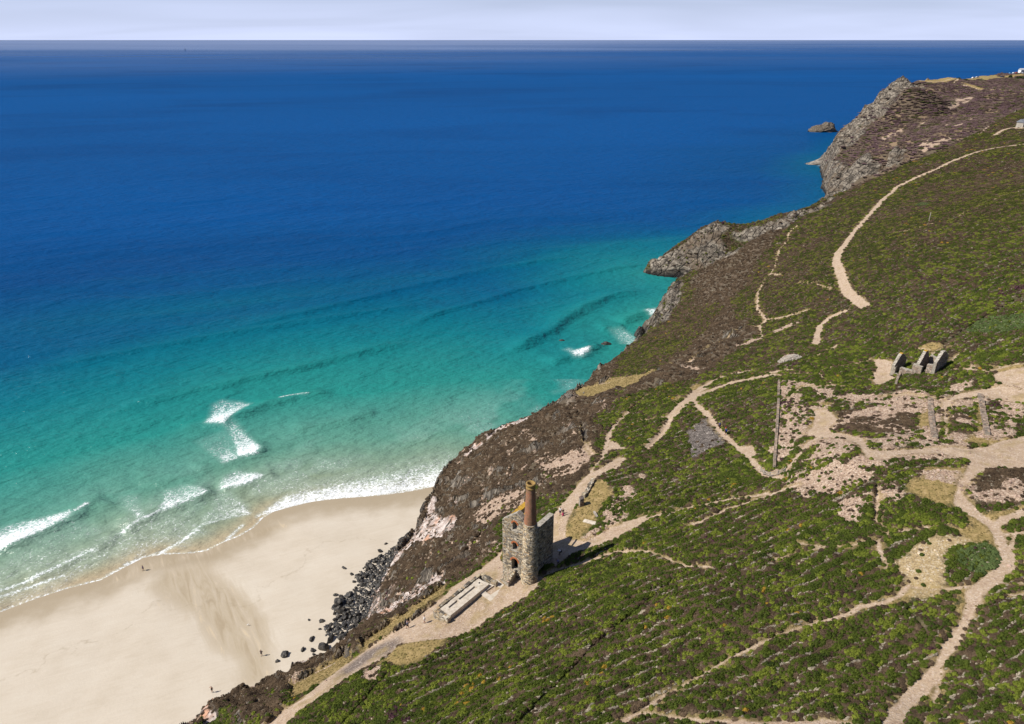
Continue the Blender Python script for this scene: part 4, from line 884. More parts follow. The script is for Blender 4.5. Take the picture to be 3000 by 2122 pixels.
kk = (Y_ > 150) & ~pale & ~dusk & ~turfy; col[kk] *= 1 - np.array([0.14, 0.24, 0.0]) * sstep(150, 230, Y_[kk])[:, None]     # drier, duller heath up the slope
hgt = np.where(pale, 0.20, np.where(dusk, 0.32, 0.42)) * (0.7 + 0.6 * u3)
hgt = np.where(~pale, hgt * (0.75 + 0.5 * np.sin(np.clip(ph / 0.6, 0, 1) * math.pi) * stripe + 0.2 * (1 - stripe)), hgt)
hgt = np.where(turfy, 0.10 + 0.08 * u2, hgt)
siz = S_ * np.where(turfy, 0.55, np.where(pale, 0.62, 1.12)) * (0.75 + 0.5 * u2)
k = ok
tm = Mat('heather', 0.85, 0.12)
tc = tm.mix(tm.math('MULTIPLY', tm.noise(5.0, 2), 0.8), tm.attr('tint', 'INSTANCER', 'Vector'), tm.mix(1.0, tm.attr('tint', 'INSTANCER', 'Vector'), (0.55, 0.5, 0.45, 1), 'MULTIPLY'))
heather_mat = tm.done(tc)
tufts = [tuft_mesh('tuft%d' % i, 100 + i, 1.0, 46) for i in range(5)]
pts = np.stack([X_, Y_, Z_ - 0.03], 1)[k]
sz = np.stack([siz * (0.95 + 0.5 * u1 + 0.5 * pale), siz * np.where(pale, 0.75, 1.0), hgt * np.maximum(1, S_ / 0.6) ** 0.5], 1)[k]
instancer('heather', pts, sz, np.where(stripe > 0.3, th + rng.normal(0, 0.4, len(X_)), rng.uniform(0, 6.28, len(X_)))[k], rng.integers(0, 5, k.sum()), col[k], tufts, heather_mat, 'low wind-combed heather and gorse covering the whole hillside')
print('heather tufts', int(k.sum()))

# loose stones on the spoil heaps and below the cliffs
yy = np.arange(60, 200, 0.42); A, B = np.meshgrid(np.arange(-40, 130, 0.42), yy)
A = (A + rng.uniform(-0.3, 0.3, A.shape)).ravel(); B = (B + rng.uniform(-0.3, 0.3, B.shape)).ravel()
f = lambda F: gsample(F, A, B)
v = rng.random(len(A)); m = (fbm(A / 3, B / 3, 3, 71) - 0.5) * 2
prob = np.where(f(SD['scree']) + m > 0, 0.30, 0) + np.where(f(SD['grey']) + m * 0.4 > 0, 0.6, 0) + np.where(f(SD['yellow']) + m * 0.4 > 0, 0.12, 0) + np.where(f(rock) > 0.4, 0.3, 0)
prob = np.where(f(SD['path']) > 0.2, 0.012, prob)
k = (v < prob) & (f(GZ2) > 2.0) & (np.abs(A / (B + 15)) < 0.8)
A, B = A[k], B[k]; w = rng.random(len(A)); q = rng.random(len(A)); f = lambda F: gsample(F, A, B)
sc_col = np.array([0.18, 0.12, 0.09]) + np.array([0.32, 0.245, 0.19]) * w[:, None] ** 1.3
gk = f(SD['grey']) > -0.2; sc_col[gk] = np.array([0.075, 0.064, 0.056]) + np.array([0.24, 0.21, 0.18]) * (w[gk, None] ** 2.2)
yk = f(SD['yellow']) > 0; sc_col[yk] = np.array([0.36, 0.27, 0.15]) + np.array([0.25, 0.22, 0.2]) * w[yk, None]
ssz = (0.10 + 0.24 * q ** 3)
stm = Mat('loose_stone', 0.9, 0.2); stone_mat = stm.done(stm.attr('tint', 'INSTANCER', 'Vector'))
instancer('loose_stones', np.stack([A, B, f(GZ2) + 0.02], 1), np.stack([ssz, ssz, ssz * 0.8], 1), rng.uniform(0, 6.28, len(A)), rng.integers(0, 4, len(A)), sc_col, [rock_mesh('pebble%d' % i, 300 + i, 1) for i in range(4)], stone_mat, 'loose pink and grey stones on the mine spoil')
# ------------------------------------------------------------------ things
def ground(c, x, y, kind='land'): return hit(*px(c, x, y), kind)
def surf(x, y):
    a = np.array([x], float); b = np.array([y], float)
    return float(max(gsample(GZ2, a, b)[0], beach_z(a, b)[0][0]))
def thing(name, label, cat, loc=(0, 0, 0), rz=0.0, group=None):
    o = bpy.data.objects.new(name, None); link(o); o.empty_display_size = 0.3
    o.location = loc; o.rotation_euler = (0, 0, rz)
    return tag(o, label, cat, group)
def tag(o, label, cat, group=None):
    o['label'] = label; o['category'] = cat
    if group: o['group'] = group
    return o
def mesh_obj(name, verts, faces, mat, parent=None, smooth=False, tint=None):
    me = bpy.data.meshes.new(name); me.from_pydata([tuple(v) for v in verts], [], faces); me.update()
    if smooth: me.polygons.foreach_set('use_smooth', [True] * len(faces))
    if tint is not None:
        a = me.attributes.new('tint', 'FLOAT_VECTOR', 'POINT'); a.data.foreach_set('vector', np.ascontiguousarray(tint, np.float32).ravel())
    me.materials.append(mat)
    return link(bpy.data.objects.new(name, me), parent)
def bm_obj(name, bm, mat, parent=None, smooth=False):
    me = bpy.data.meshes.new(name); bm.normal_update(); bm.to_mesh(me); bm.free()
    if smooth: me.polygons.foreach_set('use_smooth', [True] * len(me.polygons))
    me.materials.append(mat)
    return link(bpy.data.objects.new(name, me), parent)
def box_bm(bm, x0, x1, y0, y1, z0, z1, jit=0.0, r=random):
    j = lambda: r.uniform(-jit, jit)
    v = [bm.verts.new((x + j(), y + j(), z + j())) for z in (z0, z1) for x, y in ((x0, y0), (x1, y0), (x1, y1), (x0, y1))]
    for f in ((3, 2, 1, 0), (4, 5, 6, 7), (0, 1, 5, 4), (1, 2, 6, 5), (2, 3, 7, 6), (3, 0, 4, 7)): bm.faces.new([v[i] for i in f])
def lathe_bm(bm, prof, seg=28, cap_top=True, cx=0, cy=0):
    rings = [[bm.verts.new((cx + r * math.cos(2 * math.pi * i / seg), cy + r * math.sin(2 * math.pi * i / seg), z)) for i in range(seg)] for r, z in prof]
    for a, b in zip(rings, rings[1:]):
        for i in range(seg): bm.faces.new((a[i], a[(i + 1) % seg], b[(i + 1) % seg], b[i]))
    if cap_top: bm.faces.new(rings[-1])
from mathutils.geometry import delaunay_2d_cdt
def slab(outer, holes, place, d0, d1, name, mat, parent):
    """a flat wall with openings: outline and holes in (u, v), thickness from d0 to d1 through place(u, v, d)"""
    co = []; faces = []
    for loop in [outer] + holes:
        i0 = len(co); co += [Vector(p) for p in loop]; faces.append(list(range(i0, i0 + len(loop))))
    edges = [(f[i], f[(i + 1) % len(f)]) for f in faces for i in range(len(f))]
    vs, es, fs, *_ = delaunay_2d_cdt(co, edges, [], 1, 1e-5)
    arr = np.array([[v.x, v.y] for v in vs])
    keep = []
    for f in fs:
        c = arr[list(f)].mean(0); X = np.array([c[0]]); Y = np.array([c[1]])
        if not inside(X, Y, outer)[0] or any(inside(X, Y, h)[0] for h in holes): continue
        keep.append(list(f))
    n = len(vs)
    V = [place(v.x, v.y, d0) for v in vs] + [place(v.x, v.y, d1) for v in vs]
    F = keep + [[i + n for i in f[::-1]] for f in keep]
    cnt = {}
    for f in keep:
        for i in range(len(f)):
            a, b = f[i], f[(i + 1) % len(f)]
            if (b, a) in cnt: del cnt[(b, a)]
            else: cnt[(a, b)] = 1
    F += [[b, a, a + n, b + n] for a, b in cnt]
    o = mesh_obj(name, V, F, mat, parent)
    bm = bmesh.new(); bm.from_mesh(o.data); bmesh.ops.recalc_face_normals(bm, faces=bm.faces); bm.to_mesh(o.data); bm.free()
    return o
def stones_on(outer, holes, place, name, mat, parent, sw=0.42, sh=0.2, proud=(0.02, 0.07), seed=1, palette=None, wrap=None):
    """rubble masonry: single stones standing proud of the mortar, in uneven courses"""
    r = random.Random(seed); o = np.array(outer); u0, u1, v0, v1 = o[:, 0].min(), o[:, 0].max(), o[:, 1].min(), o[:, 1].max()
    V, F, T = [], [], []
    v = v0
    cells = []
    while v < v1:
        h = sh * r.uniform(0.65, 1.45); u = u0 - r.uniform(0, sw)
        while u < u1:
            w = sw * r.uniform(0.45, 1.6); cells.append((u, v, w, h)); u += w
        v += h
    cc = np.array([(c[0] + c[2] / 2, c[1] + c[3] / 2) for c in cells])
    ok = inside(cc[:, 0], cc[:, 1], outer)
    for hl in holes:
        hl = np.array(hl); c = hl.mean(0); big = c + (hl - c) * 1.28
        ok &= ~inside(cc[:, 0], cc[:, 1], [tuple(p) for p in big])
    for (u, v, w, h), good in zip(cells, ok):
        if not good: continue
        g = r.uniform(0.010, 0.03); p = r.uniform(*proud); j = lambda s: r.uniform(-s, s)
        a, b, c, d = max(u, u0) + g, min(u + w, u1) - g, v + g, min(v + h, v1) - g
        if b - a < 0.06: continue
        i0 = len(V); s = 0.02
        base = [(a, c), (b, c), (b, d), (a, d)]; top = [(a + s + j(.015), c + s + j(.015)), (b - s + j(.015), c + s + j(.015)), (b - s + j(.015), d - s + j(.015)), (a + s + j(.015), d - s + j(.015))]
        V += [place(x, y, -0.01) for x, y in base] + [place(x, y, p + j(0.012)) for x, y in top]
        F += [[i0 + k for k in f] for f in ((4, 5, 6, 7), (0, 1, 5, 4), (1, 2, 6, 5), (2, 3, 7, 6), (3, 0, 4, 7))]
        t = np.array(r.choice(palette)) * r.uniform(0.7, 1.25)
        T += [t] * 8
    ob = mesh_obj(name, V, F, mat, parent, tint=np.array(T)); ob['kind'] = 'stuff'
    return ob

def tinted(name, rough=0.9, grain=9.0, amt=0.5, bump=0.25):
    m = Mat(name, rough, 0.2)
    c = m.attr('tint', 'GEOMETRY', 'Vector')
    c = m.mix(m.math('MULTIPLY', m.rng(m.noise(grain, 4, 0.65), 0.35, 0.7), amt), c, m.mix(1.0, c, (0.45, 0.42, 0.38, 1), 'MULTIPLY'))
    return m.done(c, m.bump(m.noise(grain * 1.5, 4, 0.7), bump, 0.05))
def plain(name, stops, scale=2.0, rough=0.9, detail=4, bump=0.3, bdist=0.04, spec=0.2):
    m = Mat(name, rough, spec)
    n = m.noise(scale, detail, 0.62)
    return m.done(m.ramp(n, stops), m.bump(m.noise(scale * 4, 4, 0.7), bump, bdist))
M_stone = tinted('masonry_stone')
M_mortar = plain('lime_mortar', [(0.3, (0.20, 0.17, 0.13)), (0.55, (0.33, 0.29, 0.23)), (0.75, (0.42, 0.37, 0.30))], 3.0)
M_copes = plain('weathered_wall_top', [(0.3, (0.17, 0.15, 0.12)), (0.5, (0.36, 0.32, 0.26)), (0.75, (0.52, 0.48, 0.42))], 2.5)
M_lichen = plain('lichen_wall_top', [(0.32, (0.16, 0.12, 0.07)), (0.45, (0.42, 0.24, 0.03)), (0.7, (0.56, 0.34, 0.05))], 3.0)
M_concrete = plain('old_concrete', [(0.3, (0.35, 0.29, 0.22)), (0.5, (0.52, 0.45, 0.36)), (0.72, (0.60, 0.54, 0.45))], 1.2)
M_dark = plain('sooty_inside', [(0.3, (0.03, 0.027, 0.022)), (0.7, (0.075, 0.065, 0.052))], 2.0)
M_wood = plain('grey_timber', [(0.3, (0.22, 0.18, 0.14)), (0.6, (0.42, 0.37, 0.31)), (0.8, (0.5, 0.45, 0.38))], 3.0)
mm = Mat('chimney_brick', 0.9, 0.2)
uvn = mm.n.new('ShaderNodeTexCoord').outputs['UV']
bk = mm.n.new('ShaderNodeTexBrick'); mm.l.new(uvn, bk.inputs['Vector'])
bk.inputs['Scale'].default_value = 1.0; bk.inputs['Brick Width'].default_value = 0.235; bk.inputs['Row Height'].default_value = 0.085; bk.inputs['Mortar Size'].default_value = 0.010
bk.inputs['Color1'].default_value = (0.39, 0.13, 0.055, 1); bk.inputs['Color2'].default_value = (0.31, 0.115, 0.055, 1); bk.inputs['Mortar'].default_value = (0.30, 0.22, 0.16, 1); bk.inputs['Bias'].default_value = 0.1
bc = mm.mix(mm.rng(mm.noise(1.3, 5, 0.7), 0.42, 0.66), bk.outputs['Color'], (0.20, 0.125, 0.07, 1))
bc = mm.mix(mm.math('MULTIPLY', mm.rng(mm.noise(5, 4, 0.7), 0.55, 0.7), 0.7), bc, (0.33, 0.255, 0.18, 1))
M_brick = mm.done(bc, mm.bump(bk.outputs['Fac'], 0.4, -0.02))
M_arch = plain('arch_brick', [(0.3, (0.26, 0.085, 0.035)), (0.55, (0.44, 0.15, 0.06)), (0.75, (0.50, 0.22, 0.11))], 6.0)
STONE_PAL = [(0.35, 0.285, 0.19), (0.42, 0.35, 0.245), (0.20, 0.165, 0.12), (0.28, 0.245, 0.20), (0.48, 0.395, 0.265), (0.13, 0.115, 0.095), (0.37, 0.265, 0.155), (0.52, 0.46, 0.36)]

# ---- the engine house above the beach
AX = np.array([0.84, -0.545, 0]); AX /= np.linalg.norm(AX)
BXv = np.array([-AX[1], AX[0], 0])                               # along the side wall, away from the viewpoint
A0 = np.array([-1.55, 96.6, 46.6])
ENG = Matrix(((AX[0], BXv[0], 0, A0[0]), (AX[1], BXv[1], 0, A0[1]), (0, 0, 1, A0[2]), (0, 0, 0, 1)))
house = thing('engine_house', 'roofless stone mine engine house with tall brick topped corner chimney above the beach', 'engine house', tuple(A0), math.atan2(AX[1], AX[0]))
def uv_on_front(px_, py_):
    d = ray(px_, py_); n = -BXv
    s = np.dot(A0 - CAM, n) / np.dot(d, n); p = CAM + s * d - A0
    return float(np.dot(p, AX)), float(p[2])
WLEN, DEP = 6.1, 6.7
_, eav = uv_on_front(*px('E', 135, 612)); uap, vap = uv_on_front(*px('E', 322, 528))
WLEN = 2 * uap + 0.1
pf = lambda u, v, d: (u, -d, v)                                    # front wall: d is how far it stands out
wins = []
for (xa, ya, xb, yb, yt) in ((263, 660, 321, 730, 637), (263, 915, 322, 980, 893), (251, 1130, 331, 1225, 1096)):
    ua, va = uv_on_front(*px('E', xa, yb)); ub, _ = uv_on_front(*px('E', xb, yb)); _, vt = uv_on_front(*px('E', (xa + xb) / 2, yt))
    w = (ub - ua) / 2; c = (ua + ub) / 2; spring = max(vt - w, va + 0.5)
    loop = [(c - w, va), (c + w, va)] + [(c + w * math.cos(t), spring + w * math.sin(t)) for t in np.linspace(0, math.pi, 11)]
    wins.append((loop, c, w, spring, va))
holes = [w[0] for w in wins]
for (xa, ya) in ((257, 830), (330, 863), (300, 808)):
    u, v = uv_on_front(*px('E', xa, ya)); holes.append([(u - 0.16, v - 0.13), (u + 0.16, v - 0.13), (u + 0.16, v + 0.13), (u - 0.16, v + 0.13)])
gable = [(0, -1.2), (WLEN, -1.2), (WLEN, eav), (uap, vap), (0, eav)]
THK = 0.85
fw = slab(gable, holes, pf, 0, -THK, 'front_wall', M_mortar, house)
stones_on(gable, holes, pf, 'wall_stones', M_stone, fw, 0.44, 0.21, seed=11, palette=STONE_PAL)
# brick arches over the windows
for loop, c, w, spring, va in wins:
    bm = bmesh.new(); n = 11
    for k in range(n):
        t0, t1 = math.pi * (k + 0.06) / n, math.pi * (k + 0.94) / n
        q = [(c + rr * math.cos(t), spring + rr * math.sin(t)) for rr, t in ((w + 0.01, t0), (w + 0.27, t0), (w + 0.27, t1), (w + 0.01, t1))]
        vs = [bm.verts.new(pf(a, b, 0.095)) for a, b in q] + [bm.verts.new(pf(a, b, -0.3)) for a, b in q]
        for f in ((0, 1, 2, 3), (7, 6, 5, 4), (0, 4, 5, 1), (1, 5, 6, 2), (2, 6, 7, 3), (3, 7, 4, 0)): bm.faces.new([vs[i] for i in f])
    bmesh.ops.recalc_face_normals(bm, faces=bm.faces)
    bm_obj('brick_arch', bm, M_arch, fw)
    bm = bmesh.new(); box_bm(bm, c - w - 0.12, c + w + 0.12, -0.14, 0.5, va - 0.16, va - 0.01, 0.02)
    bm_obj('window_sill', bm, M_copes, fw)
# side and rear walls
sideB = [(THK, -1.2), (DEP, -1.2), (DEP, eav - 0.75), (THK, eav - 0.25)]
ps = lambda u, v, d: (WLEN + d, u, v)
sw_ = slab(sideB, [], ps, -0.002, -THK, 'side_wall', M_mortar, house)
stones_on(sideB, [], ps, 'wall_stones', M_stone, sw_, 0.44, 0.21, seed=12, palette=STONE_PAL)
sideA = [(THK, -1.2), (DEP, -1.2), (DEP, eav - 0.55), (THK, eav - 0.35)]
pl = lambda u, v, d: (-d, u, v)
lw = slab(sideA, [], pl, 0.002, -THK, 'side_wall', M_mortar, house)
stones_on(sideA, [], pl, 'wall_stones', M_stone, lw, 0.44, 0.21, seed=13, palette=STONE_PAL)
bob = [(THK, -1.2), (WLEN - THK, -1.2), (WLEN - THK, eav - 3.6), (THK, eav - 3.6)]
pb = lambda u, v, d: (u, DEP + d, v)
bw = slab(bob, [[(2.4, 0.2), (3.6, 0.2), (3.6, 2.6), (3.0, 3.1), (2.4, 2.6)]], pb, -0.004, -1.1, 'bob_wall', M_mortar, house)
stones_on(bob, [[(2.4, 0.2), (3.6, 0.2), (3.6, 2.6), (3.0, 3.1), (2.4, 2.6)]], pb, 'wall_stones', M_stone, bw, 0.5, 0.25, seed=14, palette=STONE_PAL)
# wall tops
def coping(name, p0, p1, w, h, mat, parent, n=12, seed=3):
    r = random.Random(seed); bm = bmesh.new(); p0, p1 = Vector(p0), Vector(p1); d = (p1 - p0); L = d.length; d.normalize()
    side = d.cross(Vector((0, 0, 1))).normalized(); upv = side.cross(d)
    for k in range(n):
        a, b = L * (k + 0.04) / n, L * (k + 0.96) / n; hh = h * r.uniform(0.7, 1.4); ww = w * r.uniform(0.9, 1.08)
        q = [p0 + d * t + side * s * ww / 2 + upv * z for z in (-0.05, hh) for t, s in ((a, -1), (b, -1), (b, 1), (a, 1))]
        vs = [bm.verts.new(x) for x in q]
        for f in ((3, 2, 1, 0), (4, 5, 6, 7), (0, 1, 5, 4), (1, 2, 6, 5), (2, 3, 7, 6), (3, 0, 4, 7)): bm.faces.new([vs[i] for i in f])
    bmesh.ops.recalc_face_normals(bm, faces=bm.faces)
    return bm_obj(name, bm, mat, parent)
coping('coping', (-0.05, THK / 2, eav), (uap, THK / 2, vap), THK + 0.08, 0.07, M_copes, fw, 9, 4)
coping('coping', (uap, THK / 2, vap), (WLEN + 0.05, THK / 2, eav), THK + 0.08, 0.07, M_copes, fw, 9, 5)
coping('coping', (WLEN - THK / 2, THK, eav - 0.25), (WLEN - THK / 2, DEP, eav - 0.75), THK + 0.05, 0.08, M_copes, sw_, 12, 6)
coping('lichen_coping', (THK / 2, THK, eav - 0.35), (THK / 2, DEP, eav - 0.55), THK + 0.05, 0.10, M_lichen, lw, 12, 7)
bm = bmesh.new(); box_bm(bm, THK + 0.9, THK + 1.15, THK - 0.1, DEP - 0.3, eav - 0.55, eav - 0.3, 0.02)
bm_obj('roof_beam', bm, M_lichen, house)
# chimney: stone shaft below, brick above
cxy = np.array([2.9, 93.8]); cl = ((cxy[0] - A0[0]) * AX[0] + (cxy[1] - A0[1]) * AX[1], (cxy[0] - A0[0]) * BXv[0] + (cxy[1] - A0[1]) * BXv[1])
zb = 47.4 - A0[2]; z1 = 59.8 - A0[2]; z2 = 66.55 - A0[2]
R0, R1, R1b, R2 = 1.44, 1.06, 1.02, 0.68
bm = bmesh.new(); lathe_bm(bm, [(R0, zb - 0.8), (R1, z1)], 40, True, *cl); shaft = bm_obj('chimney_shaft', bm, M_mortar, house, True)
Rm = 1.2
def pcyl(u, v, d):
    t = u / Rm; r = R0 + (R1 - R0) * (v - zb + 0.8) / (z1 - zb + 0.8) + d
    return (cl[0] + r * math.cos(t), cl[1] + r * math.sin(t), v)
stones_on([(0, zb - 0.6), (2 * math.pi * Rm, zb - 0.6), (2 * math.pi * Rm, z1), (0, z1)], [], pcyl, 'shaft_stones', M_stone, shaft, 0.36, 0.19, seed=21, palette=[(c[0] * 1.32, c[1] * 1.28, c[2] * 1.2) for c in STONE_PAL])
bm = bmesh.new(); seg = 40; uvl = bm.loops.layers.uv.new('UVMap'); nz = 8
for k in range(nz):
    za, zc = z1 + (z2 - z1) * k / nz, z1 + (z2 - z1) * (k + 1) / nz; ra, rc = R1b + (R2 - R1b) * k / nz, R1b + (R2 - R1b) * (k + 1) / nz
    for i in range(seg):
        t0, t1 = 2 * math.pi * i / seg, 2 * math.pi * (i + 1) / seg
        f = bm.faces.new([bm.verts.new((cl[0] + r * math.cos(t), cl[1] + r * math.sin(t), z)) for r, t, z in ((ra, t0, za), (ra, t1, za), (rc, t1, zc), (rc, t0, zc))])
        for lp, (uu, vv) in zip(f.loops, ((t0 * 0.9, za), (t1 * 0.9, za), (t1 * 0.9, zc), (t0 * 0.9, zc))): lp[uvl].uv = (uu, vv)
bmesh.ops.remove_doubles(bm, verts=bm.verts, dist=1e-4)
stack = bm_obj('chimney_stack', bm, M_brick, house, True)
M_cap = plain('lichened_brick_cap', [(0.3, (0.14, 0.085, 0.04)), (0.48, (0.27, 0.17, 0.06)), (0.62, (0.33, 0.22, 0.07)), (0.8, (0.42, 0.36, 0.27))], 4.0)
bm = bmesh.new(); lathe_bm(bm, [(R2, z2 - 0.35), (R2 + 0.07, z2 - 0.33), (R2 + 0.08, z2 - 0.12), (R2 + 0.02, z2 - 0.08), (R2 + 0.02, z2 + 0.25), (R2 + 0.09, z2 + 0.30), (R2 + 0.10, z2 + 0.62), (R2 - 0.02, z2 + 0.66), (R2 - 0.20, z2 + 0.60), (R2 - 0.22, z2 - 3.0)], 40, False, *cl)
bm_obj('chimney_cap', bm, M_cap, stack, True)

# rubble ramp against the front wall
def stone_block(name, corners, h0, h1, label, cat, seed, parent=None, coverpal=STONE_PAL, sw=0.36, sh=0.18, top=None):
    """a low masonry block on four ground corners"""
    c = np.mean(corners, axis=0); t = parent or thing(name, label, cat, tuple(c))
    loc = [np.array(p) - c for p in corners]; bm = bmesh.new()
    lo = [bm.verts.new((p[0], p[1], p[2] - 0.5)) for p in loc]; hi = [bm.verts.new((p[0], p[1], p[2] + h)) for p, h in zip(loc, h0 if hasattr(h0, '__len__') else [h0] * 4)]
    bm.faces.new(hi)
    for i in range(4): bm.faces.new((lo[i], lo[(i + 1) % 4], hi[(i + 1) % 4], hi[i]))
    bmesh.ops.recalc_face_normals(bm, faces=bm.faces)
    return t, loc, bm_obj('masonry_core', bm, top or M_mortar, t)

def masonry_wall(name, label, cat, pixels, width, height, seed, group=None, world_pts=None, pal=STONE_PAL, sizes=(0.42, 0.2), ragged=0.15, topmat=None, parent=None, base=None):
    """a rubble wall that follows the ground along a line; every course made of single stones"""
    P = world_pts if world_pts is not None else [ground(*p) for p in pixels]
    P = [np.array(p, float) for p in P]; c = P[0].copy()
    t = parent or thing(name, label, cat, tuple(c), 0, group)
    if parent is not None: c = np.array(parent.location)
    r = random.Random(seed); V, F, T = [], [], []; cV, cF = [], []
    for a, b in zip(P, P[1:]):
        L = np.linalg.norm((b - a)[:2]); d = (b - a) / L; n = np.array([-d[1], d[0], 0]); 
        n /= np.linalg.norm(n)
        hs = [height * (1 + r.uniform(-ragged, ragged)) for _ in range(int(L / 0.8) + 2)]
        gz = [max(surf(*(a + d * min(i * 0.8, L))[:2]), -9) if base is None else base for i in range(len(hs))]
        hh = lambda u: np.interp(u, np.arange(len(hs)) * 0.8, hs)
        gg = lambda u: np.interp(u, np.arange(len(hs)) * 0.8, gz)
        m = max(2, int(L / 0.8)); i0 = len(cV)
        for k in range(m + 1):
            u = L * k / m; p = a + d * u; g0 = gg(u) - 0.5; g1 = gg(u) + hh(u) - 0.04
            for s in (-1, 1): cV += [tuple(np.array([p[0], p[1], g0]) + n * s * (width / 2 - 0.04) - c), tuple(np.array([p[0], p[1], g1]) + n * s * (width / 2 - 0.04) - c)]
        for k in range(m):
            q = i0 + 4 * k; cF += [(q, q + 1, q + 5, q + 4), (q + 2, q + 6, q + 7, q + 3), (q + 1, q + 3, q + 7, q + 5)]
        cF += [(i0, i0 + 2, i0 + 3, i0 + 1), (i0 + 4 * m, i0 + 4 * m + 1, i0 + 4 * m + 3, i0 + 4 * m + 2)]
        def block(u0, u1, z0, z1, off0, off1):
            i1 = len(V); j = lambda s: r.uniform(-s, s)
            for zz in (0, 1):
                for uu, oo in ((u0, off0), (u1, off0), (u1, off1), (u0, off1)):
                    p = a + d * (uu + j(0.02)) + n * (oo + j(0.02)); g0 = gg(uu)
                    V.append((p[0] - c[0], p[1] - c[1], g0 + (z1 if zz else z0) + j(0.015) - c[2]))
            F.extend([[i1 + k for k in f] for f in ((3, 2, 1, 0), (4, 5, 6, 7), (0, 1, 5, 4), (1, 2, 6, 5), (2, 3, 7, 6), (3, 0, 4, 7))])
            tt = np.array(r.choice(pal)) * r.uniform(0.7, 1.25); T.extend([tt] * 8)
        for s in (-1, 1):                                          # both faces
            z = -0.15
            while z < height * (1 + ragged):
                h = sizes[1] * r.uniform(0.7, 1.4); u = 0.0
                while u < L:
                    w = sizes[0] * r.uniform(0.5, 1.6)
                    if z + h * 0.6 < hh(min(u, L)): block(u + 0.012, min(u + w, L) - 0.012, z + 0.01, min(z + h, hh(min(u, L)) + 0.05) - 0.01, s * (width / 2 - 0.10), s * (width / 2 + r.uniform(0.0, 0.05)))
                    u += w
                z += h
        u = 0.0                                                    # top course
        while u < L:
            w = sizes[0] * r.uniform(0.6, 1.5); h = hh(min(u, L)); k = max(1, int(width / 0.35))
            for q in range(k): block(u + 0.01, min(u + w, L) - 0.01, h - 0.08, h + r.uniform(-0.02, 0.07), -width / 2 + width * q / k + 0.01, -width / 2 + width * (q + 1) / k - 0.01)
            u += w
    core = mesh_obj('wall_core', cV, cF, topmat or M_mortar, t)
    st = mesh_obj('wall_stones', V, F, M_stone, t, tint=np.array(T)); st['kind'] = 'stuff'
    return t

# ---- boiler house remains beside the engine house
b_fl, b_fr = ground('H', 345, 470), ground('H', 668, 200)          # near long edge
long = (b_fr - b_fl)[:2]; LB = np.linalg.norm(long); ld = long / LB; pd = np.array([-ld[1], ld[0]])
gz0 = max(surf(*(b_fl[:2] + ld * t)) for t in (0.3, LB / 2, LB - 0.3))
boiler = thing('boiler_house_ruin', 'long low boiler house foundation of pale concrete and rubble before the engine house', 'ruin', (b_fl[0], b_fl[1], gz0), math.atan2(ld[1], ld[0]))
WB = 2.3
bm = bmesh.new()
box_bm(bm, 0, LB, 0, WB * 0.36, -1.2, 0.80, 0.01); bm_obj('concrete_plinth', bm, M_concrete, boiler)
bm = bmesh.new(); box_bm(bm, 0.02, LB - 0.02, WB * 0.70, WB, -1.2, 0.76, 0.01); bm_obj('concrete_plinth', bm, M_concrete, boiler)
bm = bmesh.new(); box_bm(bm, 0.05, LB - 0.05, WB * 0.362, WB * 0.698, -1.2, 0.5, 0.01); bm_obj('flue_floor', bm, M_concrete, boiler)
for t0, t1 in ((0.05, 1.1), (LB * 0.34, LB * 0.34 + 0.35), (LB * 0.80, LB * 0.80 + 0.9), (LB - 0.5, LB - 0.06)):
    bm = bmesh.new(); box_bm(bm, t0, t1, WB * 0.364, WB * 0.696, 0.2, 0.785, 0.01); bm_obj('cross_wall', bm, M_concrete, boiler)
wp = lambda u, v: np.array([b_fl[0] + ld[0] * u + pd[0] * v, b_fl[1] + ld[1] * u + pd[1] * v, gz0])
def bl_wall(nm, pts, w, h, seed):
    masonry_wall(nm, None, None, None, w, h, seed, world_pts=[wp(*q) for q in pts], parent=boiler_proxy, base=gz0 - 0.25)
boiler_proxy = bpy.data.objects.new('rubble_wall', None); link(boiler_proxy); boiler_proxy.location = (b_fl[0], b_fl[1], gz0)
bl_wall('rubble_wall', [(-0.9, WB + 0.35), (LB + 0.8, WB + 0.35)], 0.5, 1.2, 31)
bl_wall('rubble_wall', [(-0.55, -0.25), (-0.55, WB + 0.3)], 0.75, 1.15, 32)
bl_wall('rubble_wall', [(LB + 0.85, WB + 0.3), (LB + 0.95, -0.9)], 0.5, 1.3, 33)
boiler_proxy.parent = boiler; boiler_proxy.matrix_parent_inverse = boiler.matrix_world.inverted()
boiler_proxy.matrix_parent_inverse = (Matrix.Translation(boiler.location) @ Matrix.Rotation(boiler.rotation_euler.z, 4, 'Z')).inverted()

# ---- concrete engine bed with a slot
e0, e1, e2 = ground('H', 600, 262), ground('H', 760, 155), ground('H', 690, 242)
ed = (e1 - e0)[:2]; EL = np.linalg.norm(ed); ed /= EL; ep = np.array([ed[1], -ed[0]])
ez = max(surf(*e0[:2]), surf(*e1[:2]), surf(*e2[:2]))
bed = thing('concrete_engine_bed', 'flat pale concrete engine bed with an open slot below the chimney', 'plinth', (e0[0], e0[1], ez), math.atan2(ed[1], ed[0]))
for nm, bx in (('slab', (0, EL, -0.0, 0.75)), ('slab', (0, EL, -2.3, -1.25)), ('slab', (0.0, 0.9, -1.248, -0.002)), ('slab', (EL - 1.0, EL, -1.248, -0.002)), ('step', (EL - 3.2, EL + 0.3, -3.1, -2.5))):
    bm = bmesh.new(); box_bm(bm, bx[0], bx[1], bx[2], bx[3], -0.8, 0.16 if nm == 'slab' else 0.05, 0.01); bm_obj(nm, bm, M_concrete, bed)
